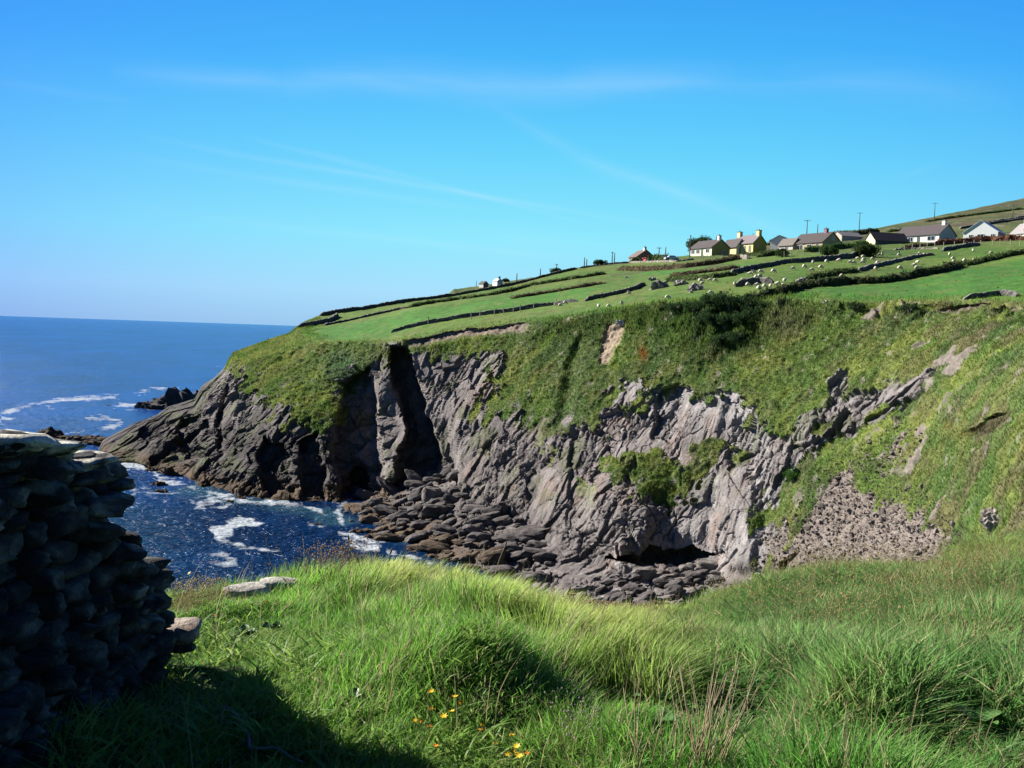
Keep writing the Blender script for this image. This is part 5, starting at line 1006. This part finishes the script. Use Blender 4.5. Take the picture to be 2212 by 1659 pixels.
# ------------------------------------------------------------------ outcrops, skerries, boulders
def outcrop(X, Y, w, h, d, seed, lab, c0=(.20, .185, .165), c1=(.42, .40, .36), z=None, name='rock_outcrop', cat='rock', grp=None, planes=20):
    p = np.array(hit(X, Y)[0]) if z is None else at_z(X, Y, z); W, F = stone(seed, (w, d, h), 4, planes, 22, .09, 0)
    n, rr2, e = facet(W, np.array([.22, .3, .4]) * max(h, 1) * 1.2, seed, .8); W = W * (1 + .42 * n)[:, None]; W[:, 2] += h * .10
    cc = lc(c0, c1, sm(fbm(W, h * .4, 4, seed), -.4, .4) * .6 + .4 * rr2); o = link(mesh_np(name, W, F, cc, M_ROCK, smooth=False), name); o.location = p; o.rotation_euler.z = R(random.uniform(-20, 20)); tag(o, lab, cat, grp)
outcrop(1422, 624, 3.6, 2.8, 2.4, 3, 'pale craggy outcrop where the tall dark wall ends'); outcrop(1410, 606, 2.0, 1.3, 1.6, 4, 'small white rock above the craggy outcrop'); outcrop(1470, 616, 3.2, 1.6, 2, 5, 'long grey outcrop in the middle of the bank'); outcrop(1500, 627, 3.0, 2.0, 2, 6, 'pale outcrop at the right end of the bank')
outcrop(1342, 700, 2.0, 1.1, 1.2, 7, 'white rock above the landslip scar', (.5, .48, .46), (.75, .73, .7)); outcrop(1788, 655, 1.6, .7, 1, 8, 'pale rock on the brink below the long hedge', (.4, .38, .35), (.6, .58, .55)); outcrop(2150, 1128, 2.0, 1.8, 1.4, 9, 'pinkish pale rock standing in the grass at the right', (.24, .2, .18), (.42, .37, .34)); outcrop(1353, 600, 1.0, .7, .8, 10, 'lone white rock among the rough grass', (.5, .5, .48), (.7, .7, .68))
SKD = ((.045, .040, .040), (.12, .105, .10)); SKB = ((.05, .035, .025), (.11, .08, .055))
outcrop(398, 884, 21, 11, 10, 31, 'tall dark headland rock jutting beyond the point', *SKD, z=0, name='skerry', planes=26); outcrop(350, 883, 13, 6.5, 8, 32, 'middle rock of the reef beyond the point', *SKD, z=0, name='skerry'); outcrop(316, 881, 8, 3.6, 5, 33, 'low outermost rock of the reef beyond the point', *SKD, z=0, name='skerry'); outcrop(428, 880, 14, 9, 9, 38, 'dark rock joining the reef to the point', *SKD, z=0, name='skerry')
for X, Y, w, h, s, lab in [(112, 951, 7.0, 5.0, 34, 'brown skerry with a block on top just above the wall'), (150, 955, 10, 3.0, 35, 'long low brown skerry right of the blocky one'), (195, 957, 10, 3.0, 36, 'low brown skerry touching the tip of the point'), (228, 962, 8, 3.0, 37, 'small brown rock at the very tip of the point'), (257, 1027, 1.8, 1.1, 41, 'small round sea rock nearest the wall'), (343, 1048, 3.0, 1.3, 42, 'flat brown sea rock in the surf'), (350, 1064, 2.2, .9, 43, 'lowest of the three small sea rocks in the surf'),
                           (522, 1078, 2.2, 1.4, 44, 'brown sea rock against the foot of the point'), (497, 1086, 1.4, .8, 45, 'tiny rock in foam at the foot of the point'), (770, 1150, 2.6, .9, 46, 'weedy rock at the edge of the boulder beach'), (685, 1134, 1.6, .6, 47, 'half drowned rock in the bay left of the boulder beach'), (235, 877, 2.2, .6, 48, 'wave washed rock left of the reef'), (330, 1018, 3.2, 1.4, 49, 'brown rock in white surf under the tip')]:
    outcrop(X, Y, w, h, w * .7, s, lab, *SKB, z=-.1, name='sea_rock', grp='rocks standing in the sea')
BA = [(742, 1112), (765, 1078), (800, 1066), (872, 1052), (930, 1035), (985, 1012), (1000, 1080), (1070, 1108), (1180, 1148), (1175, 1190), (1205, 1250), (1100, 1262), (923, 1212), (884, 1192), (826, 1178), (757, 1168)]
BB = [(1330, 1240), (1440, 1232), (1545, 1212), (1565, 1262), (1545, 1300), (1450, 1322), (1360, 1310), (1280, 1285)]
BV = [stone(300 + k, (1, 1, 1), 3, 9, 90, .05, .6 if k % 2 else 0) for k in range(12)]
def boulder_mesh(k, c0, c1, tag_):
    W, F = BV[k]; cc = lc(c0, c1, sm(fbm(W, .4, 3, k), -.4, .4)); return mesh_np('boulder', W, F, cc, M_ROCK, smooth=False)
BM = {('g', k): boulder_mesh(k, (.075, .066, .064), (.15, .135, .13), 'g') for k in range(12)}
BM.update({('b', k): boulder_mesh(k, (.085, .062, .042), (.16, .12, .085), 'b') for k in range(12)}); BM.update({('p', k): boulder_mesh(k, (.16, .14, .13), (.28, .25, .23), 'p') for k in range(12)})
rb_ = random.Random(5); placed = []
BIG = [(795, 1080, 5.2, 2.2, -.35, 'g', 'largest flat slab at the upper left of the boulder beach'), (932, 1078, 3.4, 2.8, -.1, 'p', 'large rounded pale boulder at the back of the boulder beach'), (973, 1085, 1.9, 2.6, 1.1, 'g', 'upright boulder beside the large rounded one'), (835, 1110, 4.2, 1.6, -.25, 'g', 'broad slab below the largest one'), (845, 1060, 6.5, 1.4, -.55, 'g', 'long leaning slab under the gully'), (900, 1040, 6.0, 1.3, -.6, 'g', 'highest leaning slab reaching up to the gully'),
       (800, 1133, 3.8, 1.7, -.3, 'b', 'tan boulder at the water edge'), (850, 1172, 4.0, 1.3, -.3, 'b', 'long brown boulder pointing at the bay'), (938, 1185, 4.4, 1.3, -.1, 'b', 'flat brown slab in the lower row by the water'), (1045, 1108, 5.0, 1.4, .05, 'g', 'long dark slab at the foot of the wall of rock'), (1150, 1158, 5.0, 1.8, .1, 'g', 'dark elongated boulder at the right end of the beach'), (1100, 1170, 3.6, 1.5, -.1, 'g', 'dark boulder left of the elongated one'),
       (1160, 1185, 3.0, 1.6, -.2, 'g', 'rounded dark boulder in the lower right of the beach'), (960, 1150, 4.6, 1.8, -.15, 'g', 'broad grey boulder in the middle of the beach'), (1020, 1152, 3.2, 1.7, -.5, 'g', 'peaked grey boulder in the middle of the beach'), (1392, 1247, 3.0, 1.7, .1, 'p', 'reddish pale block under the cave mouth'), (1530, 1228, 3.0, 1.3, .0, 'p', 'squared pale block beside the cave mouth'), (1500, 1290, 2.6, 1.3, -.2, 'g', 'big dark boulder at the right of the cove stones'), (1430, 1262, 2.4, 1.0, -.1, 'g', 'flat grey boulder below the reddish block')]
def boulder(X, Y, w, h, tilt, key, lab, grp):
    p = hit(X, Y)[0]
    if p is None: return
    me = BM[(key, rb_.randrange(12))]; o = bpy.data.objects.new('boulder', me); col.objects.link(o); o.location = (p[0], p[1], max(p[2], -.1) + h * .18); o.scale = (w, w * rb_.uniform(.55, .8), h); o.rotation_euler = (rb_.uniform(-.25, .25), tilt * -1, R(rb_.uniform(-30, 20))); tag(o, lab, 'boulder', grp)
for X, Y, w, h, t_, k, lab in BIG: boulder(X, Y, w, h, -t_ * -1, k, lab, 'boulders on the beach'); placed.append((X, Y, w * 5))
def inpoly(X, Y, p): return poly_sd(np.array([X]), np.array([Y]), p)[0] < 0
for poly, cnt, lo, hi in ((BA, 190, .8, 4.4), (BB, 95, .5, 2.6)):
    xs0, xs1 = min(p[0] for p in poly), max(p[0] for p in poly); ys0, ys1 = min(p[1] for p in poly), max(p[1] for p in poly); c_ = 0; tries = 0
    while c_ < cnt and tries < 20000:
        tries += 1; X = rb_.uniform(xs0, xs1); Y = rb_.uniform(ys0, ys1)
        if not inpoly(X, Y, poly): continue
        md = 9 if poly is BA else 8
        if any(abs(X - a) < max(md * 1.2, w_ * .9) and abs(Y - b) < max(md * .6, w_ * .30) for a, b, w_ in placed): continue
        w = lo + (hi - lo) * rb_.random() ** 1.9; h = w * rb_.uniform(.28, .58)
        if poly is BA:
            wet = Y > 1130 + (X - 760) * .16 ; key = 'b' if wet and X < 1080 and rb_.random() < .75 else 'g'
            lab = 'brown weed-stained boulder in the lower rows next to the water' if key == 'b' else 'grey boulder among many in the heap under the tall rock wall'; grp = 'boulders on the beach next to the water' if key == 'b' else 'boulders on the beach under the rock wall'
        else: key = 'p' if rb_.random() < .3 else 'g'; lab = 'pale stone among the cove boulders below the cave' if key == 'p' else 'dark grey stone among the cove boulders below the cave'; grp = 'pale stones of the cove' if key == 'p' else 'dark stones of the cove'
        if poly is BA:
            zn = 'under the gully at the left end' if X < 860 else 'between the gully and the large rounded boulder' if X < 955 else 'in the middle of the beach' if X < 1060 else 'at the right end against the tall wall'
            lab = ('large ' if w > 2.3 else 'smaller ') + ('brown weed-stained' if key == 'b' else 'grey') + (' boulder near the water, ' if Y > 1150 else ' boulder up the beach, ') + zn
        else: lab = ('bigger ' if w > 1.4 else 'little ') + ('pale' if key == 'p' else 'dark grey') + (' stone of the cove, ' + ('left of the reddish pale block' if X < 1390 else 'right under the cave mouth' if X < 1475 else 'in the right corner')) + (', upper rows' if Y < 1265 else ', lower rows')
        grp = lab
        boulder(X, Y, w, h, rb_.uniform(-.1, .55), key, lab, grp); placed.append((X, Y, w * 3)); c_ += 1

# scree: nobody could count it
r_ = np.random.default_rng(15); SC_ = np.where((scree > .5) & (T2 > 4) & (SY < 1330))[0]; SO_ = np.where((poly_sd(SX + W_ * 2, SY, SCREEP) < 38) & (scree < .5) & (T2 > 4.1) & (SY < 1330) & (SX > 1620))[0]; ii = np.concatenate([r_.choice(SC_, 5200, replace=False), r_.choice(SO_, 1100, replace=False)]); V1, F1 = ICO[1]; vs, fs, cs = [], [], []
shp = [stone(500 + k, (1, 1, 1), 1, 8, 30, 0, .5)[0] for k in range(10)]
for q, i in enumerate(ii):
    sz = .08 + .34 * r_.random() ** 4 + (.45 if r_.random() < .02 else 0); W = shp[q % 10] * np.array([1.25, .9, .5]) * sz; W = W @ rot('Y', r_.normal(.1, .5)).T @ rot('X', r_.normal(0, .5)).T @ rot('Z', r_.uniform(-2, 2)).T
    vs.append(W + P[i] + Nn[i] * .05); fs.append(F1 + q * len(V1)); cs.append(np.tile(np.array((.22, .188, .165)) * r_.uniform(.5, 1.35), (len(V1), 1)))
o = link(mesh_np('scree', np.concatenate(vs), np.concatenate(fs), np.concatenate(cs), M_ROCK, smooth=False), 'scree'); tag(o, 'pinkish grey scree spilling down the slope at the right', 'scree', kind='stuff')

# rough grass and herbs on the steep slopes and field edges
veg = np.where((rock < .4) & (scree < .5) & (earth < .4) & (slip < .4) & (bare < .5) & ((T2 > 3.9) | ((SX + W_ * 3 + fbm(P, 1.2, 2, 140) * 40 < 690) & (T2 > 1.5))) & (T2 < 6.2) & (SX > 470) & (SY < 1340))[0]
nt = 290000; ii = r_.choice(veg, nt); B0 = P[ii] + r_.normal(0, .08, (nt, 3)); dz_ = np.linalg.norm(B0 - CAM, axis=1); hh = r_.uniform(.14, .46, nt) * (1 + .8 * np.clip(lbush_full[ii], 0, 1)) * np.clip(dz_ / 140, .55, 1.1)
up = Nn[ii] * .55 + np.array([.10, -.05, .75]) + r_.normal(0, .28, (nt, 3)); up /= np.linalg.norm(up, axis=1)[:, None]; sdv = np.cross(up, r_.normal(size=(nt, 3))); sdv /= np.linalg.norm(sdv, axis=1)[:, None]; w_ = hh * r_.uniform(.06, .17, nt)
V = np.stack([B0 - sdv * w_[:, None], B0 + sdv * w_[:, None], B0 + up * hh[:, None]], 1).reshape(-1, 3); cc = C[ii] * np.array([1.0, 1.08, .9]) * r_.uniform(.75, 1.6, (nt, 1)); cc = np.repeat(cc, 3, 0); cc[2::3] *= 1.3
o = link(mesh_np('slope_grass', V, np.arange(nt * 3).reshape(-1, 3), np.clip(cc, 0, .8), M_LEAF, smooth=False), 'slope_grass'); tag(o, 'rough grass and herbs covering the steep cliff slopes', 'grass', kind='stuff')
# ragwort in the fields: yellow specks
ff = np.where((T2 > 2.2) & (T2 < 3.95) & (SX > 900))[0]; ii = r_.choice(ff, 260); vs = []; fs = []
for q, i in enumerate(ii): s = r_.uniform(.05, .13); vs.append(V1 * np.array([s, s, s * .9]) + P[i] + np.array([0, 0, .3])); fs.append(F1 + q * len(V1))
o = link(mesh_np('ragwort_flowers', np.concatenate(vs), np.concatenate(fs), np.tile((.42, .34, .03), (260 * len(V1), 1)) * np.repeat(r_.uniform(.5, 1.1, 260), len(V1))[:, None], M_LEAF), 'ragwort_flowers'); tag(o, 'yellow ragwort dotted over the fields', 'flowers', kind='stuff')

# ------------------------------------------------------------------ sheep
def skin_body(pts, edges, rad):
    me = bpy.data.meshes.new('sk'); me.from_pydata(pts, edges, []); o = bpy.data.objects.new('sk', me); col.objects.link(o)
    m = o.modifiers.new('s', 'SKIN'); o.modifiers.new('u', 'SUBSURF').levels = 1
    for v, r in zip(me.skin_vertices[0].data, rad): v.radius = (r, r) if isinstance(r, (int, float)) else r; v.use_root = False
    me.skin_vertices[0].data[0].use_root = True
    dg = bpy.context.evaluated_depsgraph_get(); ev = o.evaluated_get(dg); out = bpy.data.meshes.new_from_object(ev); bpy.data.objects.remove(o); return out
M_WOOL = solid('wool', (.72, .64, .50), .95, .15, 14, .5, .1); M_FACE = solid('sheep_face', (.30, .25, .20), .8)
def sheep_mesh(pose):
    hz = .62 if pose != 'lie' else .30
    pts = [(-.42, 0, hz), (-.18, 0, hz + .03), (.12, 0, hz + .02), (.36, 0, hz)]; rad = [.22, .29, .29, .23]; E_ = [(0, 1), (1, 2), (2, 3)]
    if pose == 'graze': hd = [(.54, 0, hz - .10), (.66, 0, hz - .34), (.76, 0, hz - .50)]
    elif pose == 'up': hd = [(.50, 0, hz + .18), (.60, 0, hz + .34), (.76, 0, hz + .28)]
    else: hd = [(.50, .02, hz + .14), (.60, .04, hz + .24), (.74, .06, hz + .18)]
    pts += hd; rad += [.13, .10, .055]; E_ += [(3, 4), (4, 5), (5, 6)]
    for x, root in ((-.40, 0), (.32, 3)):
        for s in (-1, 1):
            i = len(pts)
            if pose == 'lie': pts += [(x + .05, s * .18, hz - .18), (x + .25, s * .20, .06)]; rad += [.07, .04]; E_ += [(root, i), (i, i + 1)]
            else: pts += [(x, s * .13, hz - .26), (x - .03, s * .13, .28), (x, s * .13, .0)]; rad += [.075, .04, .035]; E_ += [(root, i), (i, i + 1), (i + 1, i + 2)]
    me = skin_body(pts, E_, rad); me.materials.clear(); me.materials.append(M_WOOL); me.materials.append(M_FACE)
    co = np.zeros(len(me.vertices) * 3); me.vertices.foreach_get('co', co); co = co.reshape(-1, 3); n = fbm(co, .09, 2, 9); body = (np.abs(co[:, 0]) < .5) & (co[:, 2] > hz - .3); c0_ = np.array([-.02, 0, hz]); dv = co - c0_; dv /= np.linalg.norm(dv, axis=1)[:, None] + 1e-6; co += dv * (n * .05 * body)[:, None]
    me.vertices.foreach_set('co', co.ravel())
    for pl in me.polygons:
        c = pl.center; pl.use_smooth = True
        if (c.z < hz - .28 and pose != 'lie') or c.x > .58: pl.material_index = 1
    return me
SM = {p: sheep_mesh(p) for p in ('graze', 'up', 'lie')}
LW, LH = 'the long dark wall above the flock', 'the long dark hedge'
SHEEP = [  # X, Y, pose, heading, label
 (1713, 584, 'graze', 200, 'lone sheep grazing midway below the long dark wall'), (1737, 580, 'graze', 20, 'sheep grazing halfway between the lone one and a grazing pair'), (1754, 587, 'graze', 175, 'flattest looking sheep lying out in the middle of the upper field'), (1772, 581, 'graze', 10, 'sheep right of the middle with a dark shadow behind it'), (1756, 572, 'up', 260, 'sheep facing the camera hard against the long dark wall'), (1785, 569, 'graze', 30, 'sheep against the right half of the long dark wall'),
 (1813, 567, 'graze', 150, 'sheep just below the right end of the long dark wall'), (1670, 590, 'graze', 15, 'sheep right of the tight trio under the long dark wall'), (1642, 591, 'graze', 0, 'right hand sheep of the trio under the long dark wall'), (1629, 593, 'up', 190, 'middle sheep of the trio under the long dark wall'), (1621, 596, 'graze', 170, 'left hand sheep of the trio under the long dark wall'), (1640, 598, 'lie', 0, 'small sheep lying under the trio'),
 (1633, 604, 'graze', 10, 'sheep between the trio and the short dark wall'), (1603, 610, 'graze', 0, 'big sheep at the upper left of the short dark wall'), (1512, 607, 'lie', 20, 'upper left sheep by the rough bank'), (1516, 613, 'lie', 10, 'sheep just under the upper left one by the rough bank'), (1534, 609, 'graze', 180, 'left sheep of the nose to tail pair by the rough bank'), (1544, 610, 'graze', 0, 'right sheep of the nose to tail pair by the rough bank'),
 (1587, 620, 'up', 250, 'sheep at the left end of the short dark wall'), (1615, 619, 'graze', 5, 'sheep in front of the short dark wall'), (1636, 621, 'graze', 190, 'left sheep of the row under the short dark wall'), (1639, 628, 'graze', 40, 'lowest sheep of the row under the short dark wall'), (1651, 623, 'graze', 0, 'second sheep of the row under the short dark wall'), (1664, 624, 'up', 60, 'third sheep of the row under the short dark wall'),
 (1681, 619, 'graze', 170, 'fourth sheep of the row under the short dark wall'), (1691, 622, 'graze', 10, 'fifth sheep of the row under the short dark wall'), (1694, 611, 'up', 50, 'sheep with head raised above the fifth of the row'), (1709, 621, 'lie', 180, 'left of two sheep lying against the long dark hedge'), (1717, 621, 'lie', 0, 'right of two sheep lying against the long dark hedge'), (1534, 638, 'graze', 0, 'bluish white sheep alone low in the left pasture'), (1494, 633, 'lie', 180, 'sheep lying right under the pale outcrop'),
 (1818, 601, 'graze', 10, 'sheep alone between the bank and the long hedge'), (1832, 608, 'lie', 0, 'sheep resting against the top of the long hedge'),
 (1837, 571, 'graze', 190, 'left sheep of the nose to tail pair near the bush'), (1844, 571, 'graze', 0, 'right sheep of the nose to tail pair near the bush'), (1853, 562, 'graze', 160, 'sheep left of the stacked three under the bush'), (1864, 558, 'graze', 0, 'top one of the three sheep stacked under the bush'), (1865, 565, 'graze', 20, 'middle one of the three sheep stacked under the bush'), (1864, 571, 'graze', 175, 'bottom one of the three sheep stacked under the bush'),
 (1884, 563, 'graze', 0, 'sheep in line with the gate but lower, right of the stacked three'), (1895, 569, 'lie', 0, 'sheep peeping over the mossy wall'), (1899, 554, 'graze', 180, 'left sheep at the left gate post'), (1906, 554, 'up', 250, 'right sheep at the left gate post'), (1941, 554, 'graze', 0, 'sheep just right of the gate'), (1986, 552, 'graze', 190, 'left sheep of the two by the tumbled wall'), (1996, 551, 'lie', 20, 'right sheep of the two by the tumbled wall'),
 (1891, 584, 'graze', 30, 'sheep just under the left part of the mossy wall'), (1943, 583, 'graze', 0, 'sheep alone in the middle of the right pasture'), (1976, 577, 'graze', 180, 'middle sheep of the close three in the right pasture'), (1981, 571, 'up', 280, 'top sheep of the close three in the right pasture'), (1980, 583, 'graze', 0, 'bottom sheep of the close three in the right pasture'), (2025, 584, 'lie', 180, 'sheep at the hedge right of the close three'),
 (2058, 562, 'graze', 10, 'upper sheep of the pair below the dark boulder wall'), (2059, 570, 'up', 270, 'lower sheep of the pair below the dark boulder wall'), (2051, 554, 'up', 260, 'single sheep above the pair below the boulder wall'), (2083, 567, 'graze', 25, 'sheep right of the pair below the boulder wall'), (2102, 545, 'up', 90, 'brownish shaded sheep at the right end of the boulder wall'), (2140, 550, 'graze', 0, 'large white sheep high in the right pasture'), (2177, 550, 'lie', 0, 'rightmost sheep, half hidden by the hedge'),
 (2103, 563, 'lie', 10, 'sheep lying on the pale stones by the hedge'), (1343, 661, 'up', 250, 'largest looking sheep near the brink, facing the camera'), (1359, 638, 'up', 240, 'sheep close under the tall dark wall'), (1441, 647, 'graze', 10, 'cream sheep alone in the left pasture below the outcrops'), (1314, 666, 'graze', 0, 'right sheep of the two at the brink'), (1293, 667, 'up', 100, 'left sheep of the two at the brink'), (1201, 662, 'up', 200, 'left sheep of the three at the long grey wall'), (1209, 661, 'lie', 0, 'middle sheep of the three at the long grey wall'), (1220, 658, 'graze', 10, 'right sheep of the three at the long grey wall')]
for X, Y, pose, hd, lab in SHEEP:
    p, n = hit(X, Y)
    o = bpy.data.objects.new('sheep', SM[pose]); col.objects.link(o); o.location = p; o.rotation_euler = (0, 0, R(hd + random.uniform(-15, 15))); s = random.uniform(.80, .96) * (1.05 if Y < 600 else 1); o.scale = (s, s, s); tag(o, lab, 'sheep', 'sheep grazing in the hillside fields')
DONE=1
